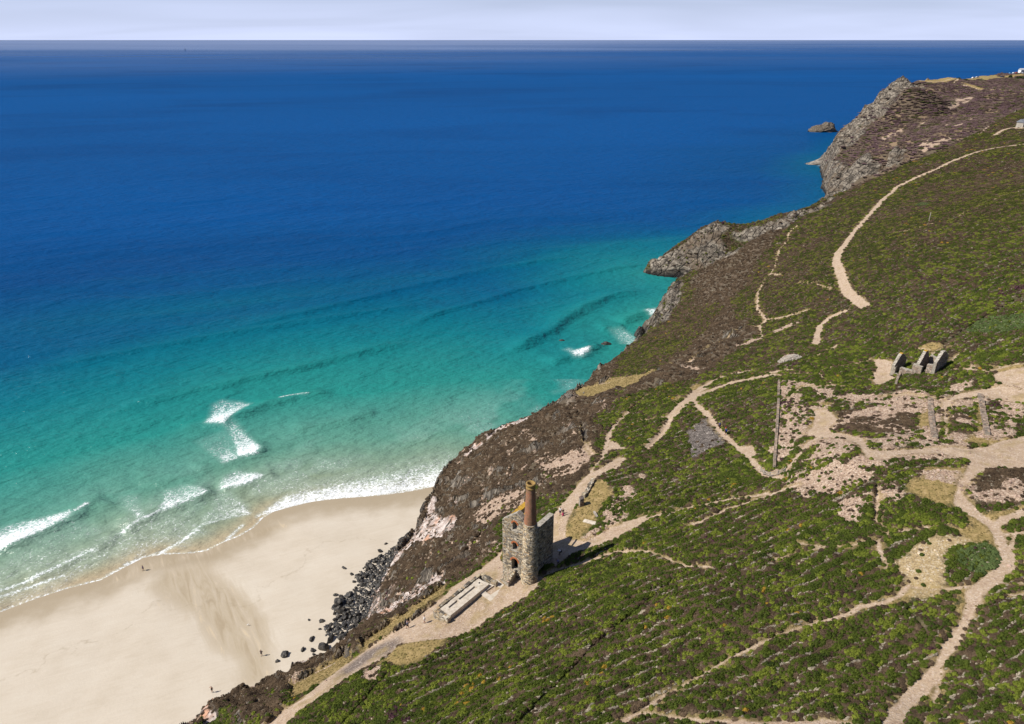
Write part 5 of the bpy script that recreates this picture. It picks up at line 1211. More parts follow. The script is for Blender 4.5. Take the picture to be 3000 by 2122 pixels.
# ---- rubble ramp against the front wall of the engine house
r0, r1, r2, r3 = ground('E', 110, 1352), ground('E', 210, 1440), ground('E', 300, 1335), ground('E', 215, 1285)
t, loc, core = stone_block('rubble_ramp', [r0, r1, r2, r3], [0.15, 0.75, 1.6, 1.2], None, 'sloping mound of masonry rubble against the front wall of the engine house', 'rubble mound', 41)
rr = random.Random(5); V, F, T = [], [], []
for k in range(420):
    a, b = rr.random(), rr.random(); w = [(1 - a) * (1 - b), a * (1 - b), a * b, (1 - a) * b]
    p = sum(np.array([l[0], l[1], l[2] + h]) * q for l, h, q in zip(loc, [0.15, 0.75, 1.6, 1.2], w)); s = rr.uniform(0.07, 0.17); i0 = len(V)
    for z in (-1, 1):
        for x, y in ((-1, -1), (1, -1), (1, 1), (-1, 1)): V.append((p[0] + x * s * rr.uniform(0.6, 1.3), p[1] + y * s * rr.uniform(0.6, 1.2), p[2] + 0.03 + z * s * 0.5 * rr.uniform(0.6, 1.2)))
    F += [[i0 + k for k in f] for f in ((3, 2, 1, 0), (4, 5, 6, 7), (0, 1, 5, 4), (1, 2, 6, 5), (2, 3, 7, 6), (3, 0, 4, 7))]
    T += [np.array(rr.choice(STONE_PAL + [(0.45, 0.33, 0.25), (0.5, 0.38, 0.29)])) * rr.uniform(0.8, 1.2)] * 8
o = mesh_obj('rubble_stones', V, F, M_stone, t, tint=np.array(T)); o['kind'] = 'stuff'

# ---- roofless building on the hill
RU = math.radians(-55); ra = np.array([math.cos(RU), math.sin(RU)]); rb = np.array([-ra[1], ra[0]])
q0 = ground('N', 410, 880); q1 = ground('N', 1590, 830)
LR_ = float(np.dot((q1 - q0)[:2], ra)); base_z = surf(*q0[:2])
ruin = thing('roofless_mine_building', 'roofless stone mine building with three gable walls standing on the hill', 'ruin', (q0[0], q0[1], base_z), RU)
RUIN_PAL = [(0.34, 0.24, 0.17), (0.40, 0.30, 0.22), (0.28, 0.20, 0.15), (0.36, 0.30, 0.25), (0.44, 0.34, 0.25), (0.24, 0.19, 0.155)]
WR = 4.6; GB = LR_ / 1.0
flo = lambda u: max(surf(*(q0[:2] + ra * u)), base_z) - base_z
gz_mid, gz_end = max(flo(LR_ * 0.55), 0.0), max(flo(LR_), 0.0)
EV = 2.75
def cross(u, lift, eave, apex, hole, seed, skew=0.5):
    out = [(0, -1.5), (WR, -1.5), (WR, eave[1] + lift), (WR * skew + 0.35, apex + lift), (WR * skew - 0.35, apex + lift), (0, eave[0] + lift)]
    pc = lambda s, v, d: (u + 0.6 + d, s, v)
    w = slab(out, hole, pc, 0, -0.6, 'gable_wall', M_mortar, ruin)
    stones_on(out, hole, pc, 'wall_stones', M_stone, w, 0.45, 0.2, seed=seed, palette=RUIN_PAL)
    pc2 = lambda s, v, d: (u - d, s, v)
    stones_on(out, hole, pc2, 'wall_stones', M_stone, w, 0.45, 0.2, seed=seed + 50, palette=RUIN_PAL)
    m = M_copes
    coping('coping', (u + 0.3, 0, eave[0] + lift), (u + 0.3, WR * skew - 0.35, apex + lift), 0.66, 0.06, m, w, 8, seed)
    coping('coping', (u + 0.3, WR * skew - 0.4, apex + lift), (u + 0.3, WR * skew + 0.4, apex + lift), 0.68, 0.07, M_lichen if seed < 63 else m, w, 2, seed)
    coping('coping', (u + 0.3, WR * skew + 0.35, apex + lift), (u + 0.3, WR, eave[1] + lift), 0.66, 0.06, m, w, 8, seed + 1)
win = lambda s, v: [(s - 0.3, v), (s + 0.3, v), (s + 0.3, v + 0.9), (s - 0.3, v + 0.9)]
cross(0.0, 0.0, (EV, 3.4), 5.0, [win(2.6, 1.0)], 61)
cross(LR_ * 0.56, gz_mid, (2.4, 1.6), 5.0, [], 62, 0.45)
cross(LR_ - 0.6, gz_end, (2.6, 3.2), 4.6, [win(2.3, 0.6), win(3.4, 0.3)], 63)
def long_wall(y0, u0, u1, v0, v1, lift, hole, seed, v2=None):
    out = [(u0, v0 - 1.0), (u1, v0 - 1.0), (u1, (v2 or v1) + lift), (u0, v1 + lift)]
    pc = lambda s, v, d: (s, y0 - d, v)
    w = slab(out, hole, pc, 0, -0.6, 'long_wall', M_mortar, ruin)
    stones_on(out, hole, pc, 'wall_stones', M_stone, w, 0.42, 0.19, seed=seed, palette=RUIN_PAL)
    coping('coping', (u0, y0 + 0.3, v1 + lift), (u1, y0 + 0.3, (v2 or v1) + lift), 0.64, 0.05, M_copes, w, max(3, int((u1 - u0) / 0.4)), seed)
u_ = LR_
long_wall(0.0, 0.602, u_ * 0.10, 0, 2.4, 0.0, [], 71)
long_wall(0.0, u_ * 0.102, u_ * 0.20, 0, 1.0, 0.0, [], 76)
long_wall(0.0, u_ * 0.202, u_ * 0.50, 0, 1.55, gz_mid * 0.5, [], 72, 1.7)
long_wall(-0.35, u_ * 0.502, u_ * 0.72, 0, 2.3, gz_mid, [], 73, 2.2)
long_wall(0.0, u_ * 0.80, u_ - 0.602, 0, 2.0, gz_end * 0.9, [], 74, 2.3)
long_wall(WR - 0.6, u_ * 0.56 + 0.602, u_ - 0.602, 0, 3.0, gz_end * 0.8, [], 75, 2.4)
long_wall(WR - 0.6, u_ * 0.36, u_ * 0.56 - 0.002, 0, 1.9, gz_mid * 0.6, [], 77, 2.3)

# ---- stone walls and flues across the workings
PINKPAL = [(0.34, 0.25, 0.185), (0.28, 0.215, 0.165), (0.40, 0.30, 0.22), (0.22, 0.18, 0.145), (0.37, 0.30, 0.24)]
masonry_wall('stone_wall', 'long straight dry stone wall running down to the wooden fence', 'stone wall', [('K', 1886, 560), ('K', 1875, 760), ('K', 1865, 930), ('K', 1852, 1080), ('K', 1845, 1215)], 0.45, 0.5, 81, pal=PINKPAL)
masonry_wall('stone_wall', 'thin broken line of wall stones uphill of the long straight wall', 'stone wall', [('K', 1893, 375), ('K', 1888, 450), ('K', 1885, 530)], 0.45, 0.35, 82, pal=PINKPAL, ragged=0.4)
masonry_wall('stone_flue', 'broad collapsed stone flue in the heather below the roofless building', 'flue', [('C', 1505, 915), ('C', 1512, 1030), ('C', 1525, 1150), ('C', 1545, 1250)], 0.85, 0.4, 83, pal=PINKPAL, ragged=0.3)
masonry_wall('stone_flue', 'crumbling stone flue at the far right of the mine workings', 'flue', [('C', 1925, 885), ('C', 1945, 990), ('C', 1965, 1110), ('C', 1985, 1225)], 0.8, 0.45, 84, pal=PINKPAL, ragged=0.45)
masonry_wall('stone_wall', 'thin straight wall running down from the left corner of the roofless building', 'stone wall', [('N', 690, 830), ('N', 630, 960), ('N', 555, 1150)], 0.4, 0.6, 85, pal=PINKPAL)
masonry_wall('stone_wall', 'tumbled low wall beside the track behind the engine house', 'stone wall', [('D', 1455, 300), ('D', 1430, 345), ('D', 1400, 400), ('D', 1375, 430)], 0.7, 0.6, 86, ragged=0.4)
masonry_wall('stone_pillar', 'short dark stub of stacked masonry beside the track on the dry turf', 'stone stub', None, 1.0, 1.9, 87, world_pts=[ground('D', 1345, 492), ground('D', 1345, 492) + np.array([0.75, 0.1, 0])], pal=[(0.16, 0.11, 0.08), (0.22, 0.15, 0.1), (0.12, 0.10, 0.09), (0.28, 0.2, 0.14)])
s_ = [ground('D', *q) for q in ((1372, 622), (1388, 600), (1500, 628), (1480, 648))]; c = np.mean(s_, axis=0)
bm = bmesh.new(); lo = [bm.verts.new((p[0] - c[0], p[1] - c[1], p[2] - c[2] - 0.3)) for p in s_]; hi = [bm.verts.new((p[0] - c[0], p[1] - c[1], p[2] - c[2] + 0.10)) for p in s_]
bm.faces.new(hi); bm.faces.new(lo[::-1])
for i in range(4): bm.faces.new((lo[i], lo[(i + 1) % 4], hi[(i + 1) % 4], hi[i]))
bmesh.ops.recalc_face_normals(bm, faces=bm.faces)
o = bm_obj('concrete_slab', bm, M_concrete); o.location = c; tag(o, 'flat pinkish concrete slab lying in the dry turf behind the engine house', 'slab')
a, b = ground('D', 1462, 550), ground('D', 1490, 588)
d = (b - a); L = np.linalg.norm(d[:2]); bm = bmesh.new(); box_bm(bm, 0, L, -0.16, 0.16, -0.1, 0.28, 0.03)
o = bm_obj('fallen_beam', bm, M_wood); o.location = (a[0], a[1], max(a[2], b[2])); o.rotation_euler = (0, 0, math.atan2(d[1], d[0])); tag(o, 'weathered grey beam lying beside the concrete slab', 'beam')

# ---- wooden fence at the foot of the long wall
fp = [ground('K', *q) for q in ((1718, 1232), (1745, 1262), (1805, 1282), (1880, 1278), (1945, 1256))]
fence = thing('wooden_fence', 'low pale wooden post and rail fence at the foot of the long stone wall', 'fence', tuple(fp[0]))
for p in fp:
    z = surf(*p[:2]); bm = bmesh.new(); q = p - fp[0]; zz = z - fp[0][2]
    box_bm(bm, q[0] - 0.07, q[0] + 0.07, q[1] - 0.07, q[1] + 0.07, zz - 0.4, zz + 1.05, 0.01); bm_obj('post', bm, M_wood, fence)
for a, b in zip(fp, fp[1:]):
    for h in (0.45, 0.85):
        za, zb_ = surf(*a[:2]) + h - fp[0][2], surf(*b[:2]) + h - fp[0][2]; d = (b - a)[:2]; n = np.array([-d[1], d[0]]) / np.linalg.norm(d) * 0.035
        bm = bmesh.new(); off = -n * 3.1; V = []
        for p, z in ((a - fp[0], za), (b - fp[0], zb_)):
            for s, dz in ((-1, -0.07), (1, -0.07), (1, 0.07), (-1, 0.07)): V.append(bm.verts.new((p[0] + off[0] + n[0] * s, p[1] + off[1] + n[1] * s, z + dz)))
        for f in ((3, 2, 1, 0), (4, 5, 6, 7), (0, 1, 5, 4), (1, 2, 6, 5), (2, 3, 7, 6), (3, 0, 4, 7)): bm.faces.new([V[i] for i in f])
        bmesh.ops.recalc_face_normals(bm, faces=bm.faces); bm_obj('rail', bm, M_wood, fence)

# ---- marker post on the far slope
p = ground('A', 1497, 1428, 'far'); bm = bmesh.new(); lathe_bm(bm, [(0.13, -0.5), (0.12, 2.7), (0.04, 2.85)], 8, True)
o = bm_obj('marker_post', bm, M_wood); o.location = p; tag(o, 'thin pale upright post standing alone on the heather slope', 'post')

# ---- heap of stones on the slope
p = ground('K', 1990, 185); heap = thing('stone_heap', 'pale round heap of dumped stones on the heather slope north of the track', 'stone heap', (p[0], p[1], surf(p[0], p[1])))
rr = random.Random(9); V, F, T = [], [], []
for k in range(330):
    a, d = rr.uniform(0, 6.28), rr.random() ** 0.6; x, y = 2.6 * d * math.cos(a), 2.2 * d * math.sin(a); z = 1.35 * (1 - d * d) + surf(p[0] + x, p[1] + y) - surf(p[0], p[1]); s = rr.uniform(0.14, 0.30); i0 = len(V)
    for zz in (-1, 1):
        for ex, ey in ((-1, -1), (1, -1), (1, 1), (-1, 1)): V.append((x + ex * s * rr.uniform(0.6, 1.2), y + ey * s * rr.uniform(0.6, 1.2), z + zz * s * 0.7 * rr.uniform(0.6, 1.2)))
    F += [[i0 + k for k in f] for f in ((3, 2, 1, 0), (4, 5, 6, 7), (0, 1, 5, 4), (1, 2, 6, 5), (2, 3, 7, 6), (3, 0, 4, 7))]
    T += [np.array(rr.choice([(0.42, 0.37, 0.31), (0.5, 0.45, 0.38), (0.33, 0.28, 0.23)])) * rr.uniform(0.8, 1.2)] * 8
o = mesh_obj('heap_stones', V, F, M_stone, heap, tint=np.array(T)); o['kind'] = 'stuff'
# ------------------------------------------------------------------ boulders and sea rocks
mbld = Mat('wet_boulder', 0.55, 0.4)
bn = mbld.noise(1.7, 5, 0.68)
M_boulder = mbld.done(mbld.ramp(bn, [(0.34, (0.013, 0.012, 0.010)), (0.5, (0.034, 0.030, 0.025)), (0.60, (0.085, 0.072, 0.055)), (0.74, (0.21, 0.18, 0.14))]), mbld.bump(mbld.noise(5, 5, 0.7), 0.6, 0.12))
M_brownrock = plain('brown_cliff_rock', [(0.3, (0.04, 0.033, 0.026)), (0.5, (0.12, 0.095, 0.07)), (0.72, (0.26, 0.22, 0.17))], 0.7, 0.9, 5, 0.7, 0.3)
M_greyrock = plain('grey_cliff_rock', [(0.3, (0.07, 0.062, 0.052)), (0.5, (0.20, 0.175, 0.145)), (0.72, (0.36, 0.32, 0.26))], 0.25, 0.9, 6, 0.7, 0.5)
B_MESH = [rock_mesh('boulder', 500 + i, 2, 0.72, 0.75, 15) for i in range(7)]
for m in B_MESH: m.materials.append(M_boulder)
def rock_at(name, p, w, h, label, cat, group=None, mesh=None, mat=None, seed=0, sink=0.25):
    me = mesh or rock_mesh(name, seed, 3, 0.8, 0.5, 11)
    if mesh is None: me.materials.append(mat or M_boulder)
    o = link(bpy.data.objects.new(name, me)); r = random.Random(int(p[0] * 97 + p[1] * 31) + seed)
    o.location = (p[0], p[1], p[2] + h * (0.5 - sink)); o.scale = (w / 2, w / 2 * r.uniform(0.7, 1.0), h / 1.3); o.rotation_euler = (r.uniform(-0.2, 0.2), r.uniform(-0.2, 0.2), r.uniform(0, 6.28))
    return tag(o, label, cat, group)
HEAP = np.array([at_z(*q, 1.5)[:2] for q in pxs('G', [(1340, 650), (1400, 560), (1500, 520), (1560, 440), (1530, 400), (1650, 250), (1750, 205), (1880, 130), (1990, 100), (1950, 200), (1850, 330), (1760, 480), (1700, 620), (1630, 760), (1560, 840), (1480, 890), (1400, 890), (1290, 880), (1280, 800), (1380, 740)])])
rr = random.Random(77); pts = []; tries = 0
while len(pts) < 290 and tries < 30000:
    tries += 1
    x, y = rr.uniform(HEAP[:, 0].min(), HEAP[:, 0].max()), rr.uniform(HEAP[:, 1].min(), HEAP[:, 1].max())
    if not inside(np.array([x]), np.array([y]), [tuple(q) for q in HEAP])[0]: continue
    s = 0.45 + 1.25 * rr.random() ** 2.4
    if any((x - a) ** 2 + (y - b) ** 2 < (0.33 * (s + c)) ** 2 for a, b, c in pts): continue
    pts.append((x, y, s))
y_lo, y_hi = np.percentile([q[1] for q in pts], (33, 67))
for i, (x, y, s) in enumerate(pts):
    part_ = 'upper' if y > y_hi else ('lower' if y < y_lo else 'middle'); big = 'big' if s > 1.05 else ('middling' if s > 0.6 else 'small')
    rock_at('boulder', (x, y, surf(x, y)), s * 1.25, s * 0.85, '%s dark wet boulder in the %s part of the heap at the cliff foot' % (big, part_), 'boulder', '%s boulders in the %s part of the heap' % (big, part_), B_MESH[i % 7])
fill = []
while len(fill) < 1500:
    x, y = rr.uniform(HEAP[:, 0].min(), HEAP[:, 0].max()), rr.uniform(HEAP[:, 1].min(), HEAP[:, 1].max())
    if inside(np.array([x]), np.array([y]), [tuple(q) for q in HEAP])[0]: fill.append((x, y))
fill = np.array(fill); fs = 0.16 + 0.34 * rng.random(len(fill)) ** 2
fz = np.array([surf(*q) for q in fill])
msh = Mat('wet_shingle', 0.6, 0.4); M_shingle = msh.done(msh.attr('tint', 'INSTANCER', 'Vector'))
instancer('boulder_rubble', np.column_stack([fill, fz + 0.05]), np.stack([fs, fs * 0.9, fs * 0.8], 1), rng.uniform(0, 6.28, len(fill)), rng.integers(0, 4, len(fill)), np.array([0.020, 0.020, 0.021]) + np.array([0.10, 0.092, 0.08]) * rng.random((len(fill), 1)) ** 3, [rock_mesh('cobble%d' % i, 350 + i, 2) for i in range(4)], M_shingle, 'small dark rubble packed between the boulders at the cliff foot')
SINGLE = [(1440, 312, 42, 'lone jagged dark boulder on open sand seaward of the boulder heap'), (1505, 368, 36, 'small flat boulder on sand just left of the heap near its upper end'), (1740, 168, 58, 'long low boulder on sand off the upper end of the heap'), (1372, 540, 46, 'pointed boulder on sand off the middle of the boulder heap'),
          (1150, 750, 32, 'small solitary rock farthest out on the sand level with the heap'), (1255, 757, 54, 'rounded dark boulder on sand between solitary rock and heap'), (1245, 828, 36, 'small boulder just off the lower left end of the heap'), (1172, 908, 66, 'broad low boulder on sand below the heap'), (950, 1035, 78, 'wide cluster rock half buried in sand near the walker in dark top'),
          (885, 1095, 42, 'small dark rock on sand beside the stream channels'), (1100, 1000, 56, 'flat weathered rock on sand midway along the line of strays'), (1185, 1005, 62, 'dark boulder at the cliff foot right of the flat weathered rock'), (1190, 1040, 36, 'small boulder tucked against the cliff foot below its bigger neighbour'), (1280, 980, 112, 'largest black boulder lying under the brown heather cliff'), (1330, 915, 84, 'angular black boulder just above the largest one'),
          (1430, 900, 92, 'big dark boulder where the heap meets the heather cliff'), (1400, 600, 118, 'huge smooth black boulder on the seaward edge of the heap'), (1415, 670, 96, 'huge square black boulder below the smooth one in the heap'), (1525, 430, 42, 'boulder standing out on sand at the middle left of the heap'), (1665, 300, 70, 'big rounded boulder in the upper part of the heap'), (1790, 105, 36, 'smallest rock beyond the upper end of the heap'), (1855, 145, 62, 'boulder closest to the white cliff at the upper end of the heap'), (1930, 105, 95, 'mossy brown topped outcrop against the white cliff beyond the heap')]
for i, (x, y, w, lab) in enumerate(SINGLE):
    p = at_z(*px('G', x, y + w * 0.15), 1.3); m = w / 2.839 * np.dot(p - CAM, np.array([0, math.cos(PITCH), -math.sin(PITCH)])) / FPX
    rock_at('boulder', (p[0], p[1], surf(p[0], p[1])), m * 1.05, m * (0.5 if w < 80 else 0.75), lab, 'boulder', None, B_MESH[i % 7])
def sea_rock(name, c, x, y, wpx, hpx, label, mat, seed, ctrl=None):
    p = at_z(*px(c, x, y), 0.0); dep = np.dot(p - CAM, np.array([0, math.cos(PITCH), -math.sin(PITCH)])); s = CROP[c][2]
    w, h = wpx / s * dep / FPX, hpx / s * dep / FPX / 0.93
    r = random.Random(seed); bm = bmesh.new(); bmesh.ops.create_icosphere(bm, subdivisions=4, radius=1.0)
    prof = ctrl or [(-1, 0.5), (0, 1.0), (1, 0.5)]
    for v in bm.verts:
        top = np.interp(v.co.x, [q[0] for q in prof], [q[1] for q in prof])
        n = float(ridged(np.array([v.co.x * 3 + seed]), np.array([v.co.y * 3 + v.co.z * 2]), 4, seed)[0])
        z = v.co.z * h * top if v.co.z > 0 else v.co.z * 1.5
        k = 1 + (n - 0.5) * 0.45
        v.co = Vector((v.co.x * w / 2 * k, v.co.y * w / 2 * 0.55 * k, z * (0.75 + 0.5 * n)))
    o = bm_obj(name, bm, mat); o.location = (p[0], p[1], 0.0)
    return tag(o, label, 'rock')
sea_rock('sea_rock', 'P', 1355, 668, 128, 92, 'pointed dark rock standing in white surf below the heather slope', M_boulder, 3, [(-1, 0.3), (-0.3, 1.05), (0.2, 0.95), (1, 0.25)])
sea_rock('sea_rock', 'P', 995, 752, 108, 24, 'low black rock awash with a dab of foam on top', M_boulder, 5)
sea_rock('sea_rock', 'P', 528, 715, 64, 12, 'dark patch of rock barely breaking the green water', M_boulder, 6)
sea_rock('sea_rock', 'P', 1602, 440, 44, 48, 'small dark rock against the cliff in the breaking wave', M_boulder, 7)
sea_rock('sea_stack', 'A', 598, 676, 232, 72, 'blocky grey island stack off the far headland', M_brownrock, 8, [(-1, 0.45), (-0.75, 0.55), (-0.2, 0.6), (0.0, 0.62), (0.2, 1.0), (0.35, 0.95), (0.5, 1.05), (0.75, 0.98), (0.8, 0.4), (1, 0.2)])
sea_rock('rock_ledge', 'A', 585, 950, 230, 50, 'long tapering rock ledge reaching into the sea from the far headland', M_greyrock, 9, [(-1, 0.12), (-0.3, 0.5), (0.1, 0.9), (0.5, 1.0), (1, 1.3)])
sea_rock('rock_ledge', 'A', 650, 905, 120, 62, 'rounded rock knob at the foot of the far headland', M_greyrock, 10, [(-1, 0.5), (-0.5, 0.8), (0.4, 1.2), (1, 1.4)])
sea_rock('sea_rock', 'A', 600, 1252, 42, 22, 'small rock at the waterline below the dark far cliff', M_brownrock, 11)
for i, (x, y, w, lab) in enumerate([(600, 1385, 80, 'largest grey outcrop on the grassy slope above the bay'), (575, 1325, 50, 'upper grey outcrop beside the largest one on the slope'), (495, 1395, 55, 'lower left grey outcrop at the edge of the slope above the water'), (760, 1275, 30, 'small dark outcrop uphill of the others on the grassy slope')]):
    p = ground('P', x, y); rock_at('rock_outcrop', (p[0], p[1], surf(p[0], p[1])), w / 3.608 * 240 / FPX * 1.1, w / 3.608 * 240 / FPX * 0.75, lab, 'rock', None, None, M_greyrock, 40 + i)

# ------------------------------------------------------------------ people
def flatmat(name, c, rough=0.8):
    m = bpy.data.materials.get(name)
    if m: return m
    k = Mat(name, rough, 0.25); n = k.noise(25, 2)
    return k.done(k.mix(k.math('MULTIPLY', n, 0.5), c + (1,), tuple(v * 0.7 for v in c) + (1,)))
def skin_mesh(name, joints, edges, radii, mat, parent, root=0):
    me = bpy.data.meshes.new(name); me.from_pydata(joints, edges, []); me.update()
    me.materials.append(mat)
    o = link(bpy.data.objects.new(name, me), parent)
    md = o.modifiers.new('skin', 'SKIN'); md.use_smooth_shade = True
    for i, r in enumerate(radii):
        sv = me.skin_vertices[0].data[i]; sv.radius = r if hasattr(r, '__len__') else (r, r); sv.use_root = (i == root)
    ss = o.modifiers.new('smooth', 'SUBSURF'); ss.levels = 2; ss.render_levels = 2
    return o
SKIN = (0.48, 0.28, 0.19)
def person(p, facing, label, top, bottom, hair, H=1.74, stride=0.0, bend=0.0, arms='down', bottom_len=0.5, bag=None, hat=None, sleeve=0.5, skirt=False):
    root = thing('person', label, 'person', (p[0], p[1], p[2]), facing)
    s = H / 1.74
    hipz = 0.92 * s; hip = Vector((0, -0.25 * bend, hipz - 0.05 * bend))
    spine = Vector((0, math.sin(bend * 1.35), math.cos(bend * 1.35)))
    chest = hip + spine * 0.42 * s; neck = hip + spine * 0.56 * s; head0 = hip + spine * 0.64 * s; head1 = hip + spine * 0.80 * s + Vector((0, 0.02, 0))
    J = [tuple(hip), tuple(hip + spine * 0.2 * s), tuple(chest), tuple(neck), tuple(head0), tuple(head1)]; R = [(0.15 * s, 0.105 * s), (0.135 * s, 0.10 * s), (0.165 * s, 0.115 * s), (0.06 * s, 0.06 * s), (0.078 * s, 0.09 * s), (0.085 * s, 0.10 * s)]
    E = [(0, 1), (1, 2), (2, 3), (3, 4), (4, 5)]
    legs, arm = [], []
    for sd in (-1, 1):
        st = stride * sd
        k = Vector((0.09 * sd * s, 0.16 * st + 0.03, 0.48 * s)); an = Vector((0.095 * sd * s, 0.30 * st - 0.02, 0.085 * s + (0.05 if st < 0 else 0))); toe = an + Vector((0.01 * sd, 0.17 * s, -0.055 * s))
        h = hip + Vector((0.09 * sd * s, 0, -0.03)); i = len(J)
        J += [tuple(h), tuple(k), tuple(an), tuple(toe)]; R += [(0.092 * s,) * 2, (0.062 * s,) * 2, (0.045 * s,) * 2, (0.04 * s, 0.035 * s)]
        E += [(0, i), (i, i + 1), (i + 1, i + 2), (i + 2, i + 3)]; legs.append((h, k, an, toe))
        sh = chest + spine * 0.07 * s + Vector((0.19 * sd * s, 0, 0)); ar = arms if isinstance(arms, str) else arms[0 if sd < 0 else 1]
        if ar == 'down': el, wr = sh + Vector((0.06 * sd, -0.05 - 0.12 * st, -0.29 * s)), sh + Vector((0.07 * sd, 0.03 - 0.2 * st, -0.54 * s))
        elif ar == 'front': el, wr = sh + Vector((0.05 * sd, 0.06, -0.26 * s)), sh + Vector((-0.08 * sd, 0.33, -0.17 * s))
        elif ar == 'hip': el, wr = sh + Vector((0.22 * sd, -0.08, -0.2 * s)), sh + Vector((0.02 * sd, 0.03, -0.38 * s))
        elif ar == 'head': el, wr = sh + Vector((0.2 * sd, 0.1, 0.05 * s)), sh + Vector((-0.02 * sd, 0.1, 0.26 * s))
        else: el, wr = sh + Vector((0.02 * sd, 0.12, -0.27 * s)), sh + Vector((0.0, 0.2, -0.52 * s))       # reaching down
        hd = wr + (wr - el).normalized() * 0.09 * s
        i = len(J); J += [tuple(sh), tuple(el), tuple(wr), tuple(hd)]; R += [(0.058 * s,) * 2, (0.042 * s,) * 2, (0.03 * s,) * 2, (0.04 * s, 0.022 * s)]
        E += [(2, i), (i, i + 1), (i + 1, i + 2), (i + 2, i + 3)]; arm.append((sh, el, wr))
        for q in range(4):                                          # fingers, then the thumb from the side of the palm
            f0 = hd + Vector(((q - 1.5) * 0.016, 0, 0)); f1 = f0 + (wr - el).normalized() * (0.07 + 0.012 * (1 - abs(q - 1.5))) + Vector((0, 0.012, 0)); i2 = len(J)
            J += [tuple(f1)]; R += [(0.008, 0.008)]; E += [(i + 3, i2)]
        i2 = len(J); J += [tuple(wr + (hd - wr) * 0.5 + Vector((-0.045 * sd, 0.03, 0)))]; R += [(0.010, 0.010)]; E += [(i + 2, i2)]
    body = skin_mesh('body', J, E, R, flatmat('skin', SKIN), root)
    # clothing over the body
    J = [tuple(hip + spine * 0.02), tuple(hip + spine * 0.2 * s), tuple(chest), tuple(neck - spine * 0.04)]; R = [(0.172 * s, 0.128 * s), (0.155 * s, 0.12 * s), (0.185 * s, 0.135 * s), (0.085 * s, 0.08 * s)]; E = [(0, 1), (1, 2), (2, 3)]
    for (sh, el, wr) in arm:
        if sleeve <= 0: continue
        e = el if sleeve >= 1 else sh.lerp(el, 0.4 + sleeve * 0.6); i = len(J); J += [tuple(sh), tuple(e)]; R += [(0.078 * s,) * 2, (0.062 * s,) * 2]; E += [(2, i), (i, i + 1)]
        if sleeve > 1: J += [tuple(wr)]; R += [(0.05 * s,) * 2]; E += [(i + 1, i + 2)]
    skin_mesh('shirt', J, E, R, flatmat(*top), root)
    J = [tuple(hip)]; R = [(0.175 * s, 0.132 * s)]; E = []
    if skirt:
        J += [tuple(hip - Vector((0, 0, 0.35))), tuple(hip - Vector((0, 0, 0.35 + 0.45 * bottom_len)))]; R += [(0.2, 0.16), (0.24, 0.19)]; E = [(0, 1), (1, 2)]
    else:
        for (h, k, an, toe) in legs:
            end = k.lerp(an, 0.85) if bottom_len >= 1 else h.lerp(k, bottom_len + 0.3); i = len(J)
            J += [tuple(h)]; R += [(0.112 * s,) * 2]; E += [(0, i)]
            if bottom_len >= 1: J += [tuple(k)]; R += [(0.08 * s,) * 2]; E += [(i, i + 1)]; i += 1
            J += [tuple(end)]; R += [((0.065 if bottom_len >= 1 else 0.098) * s,) * 2]; E += [(i, i + 1)]
    skin_mesh('skirt' if skirt else 'trousers', J, E, R, flatmat(*bottom), root)
    for (h, k, an, toe) in legs:
        skin_mesh('shoe', [tuple(an + Vector((0, -0.03, -0.03))), tuple(toe + Vector((0, 0.03, 0.0)))], [(0, 1)], [(0.055 * s, 0.055 * s), (0.05 * s, 0.04 * s)], flatmat('shoe', (0.12, 0.11, 0.10)), root)
    hc = (head0 + head1) / 2 + spine * 0.05 * s + Vector((0, -0.025, 0))
    skin_mesh('hair', [tuple(hc), tuple(head1 + spine * 0.035 * s + Vector((0, -0.01, 0)))], [(0, 1)], [(0.095 * s, 0.10 * s), (0.088 * s, 0.095 * s)], flatmat(*hair), root)
    face = head0.lerp(head1, 0.55) + Vector((0, 0.098 * s, 0)); bm = bmesh.new(); bmesh.ops.create_cone(bm, segments=6, radius1=0.018, radius2=0.006, depth=0.05, matrix=Matrix.Translation(face)); bm_obj('nose', bm, flatmat('skin', SKIN), root)
    for sd in (-1, 1):
        bm = bmesh.new(); bmesh.ops.create_icosphere(bm, subdivisions=1, radius=0.012, matrix=Matrix.Translation(face + Vector((0.034 * sd, -0.008, 0.035)))); bm_obj('eye', bm, flatmat('eye', (0.03, 0.03, 0.03)), root)
    if bag:
        c = chest - Vector((0, 0.2, 0.05)); bm = bmesh.new(); box_bm(bm, c.x - 0.15, c.x + 0.15, c.y - 0.09, c.y + 0.09, c.z - 0.26, c.z + 0.22, 0.01); bmesh.ops.bevel(bm, geom=bm.edges[:], offset=0.05, segments=2, affect='EDGES')
        o = bm_obj('rucksack', bm, flatmat(bag[0], bag[1])); o.matrix_world = Matrix.Translation(Vector(p)) @ Matrix.Rotation(facing, 4, 'Z'); tag(o, bag[2], 'rucksack')
    if hat:
        c = head1 + spine * 0.07 * s; bm = bmesh.new(); lathe_bm(bm, [(0.16, c.z), (0.16, c.z + 0.015), (0.105, c.z + 0.02), (0.095, c.z + 0.10)], 16, True, c.x, c.y)
        o = bm_obj('hat', bm, flatmat(hat[0], hat[1])); o.matrix_world = Matrix.Translation(Vector(p)) @ Matrix.Rotation(facing, 4, 'Z'); tag(o, hat[2], 'hat')
    return root
def on(c, x, y):
    q = ground(c, x, y); return (q[0], q[1], surf(q[0], q[1]))
def on_sand(c, x, y):
    q = at_z(*px(c, x, y), 0.5)
    for _ in range(4): q = at_z(*px(c, x, y), surf(q[0], q[1]))
    return (q[0], q[1], surf(q[0], q[1]))
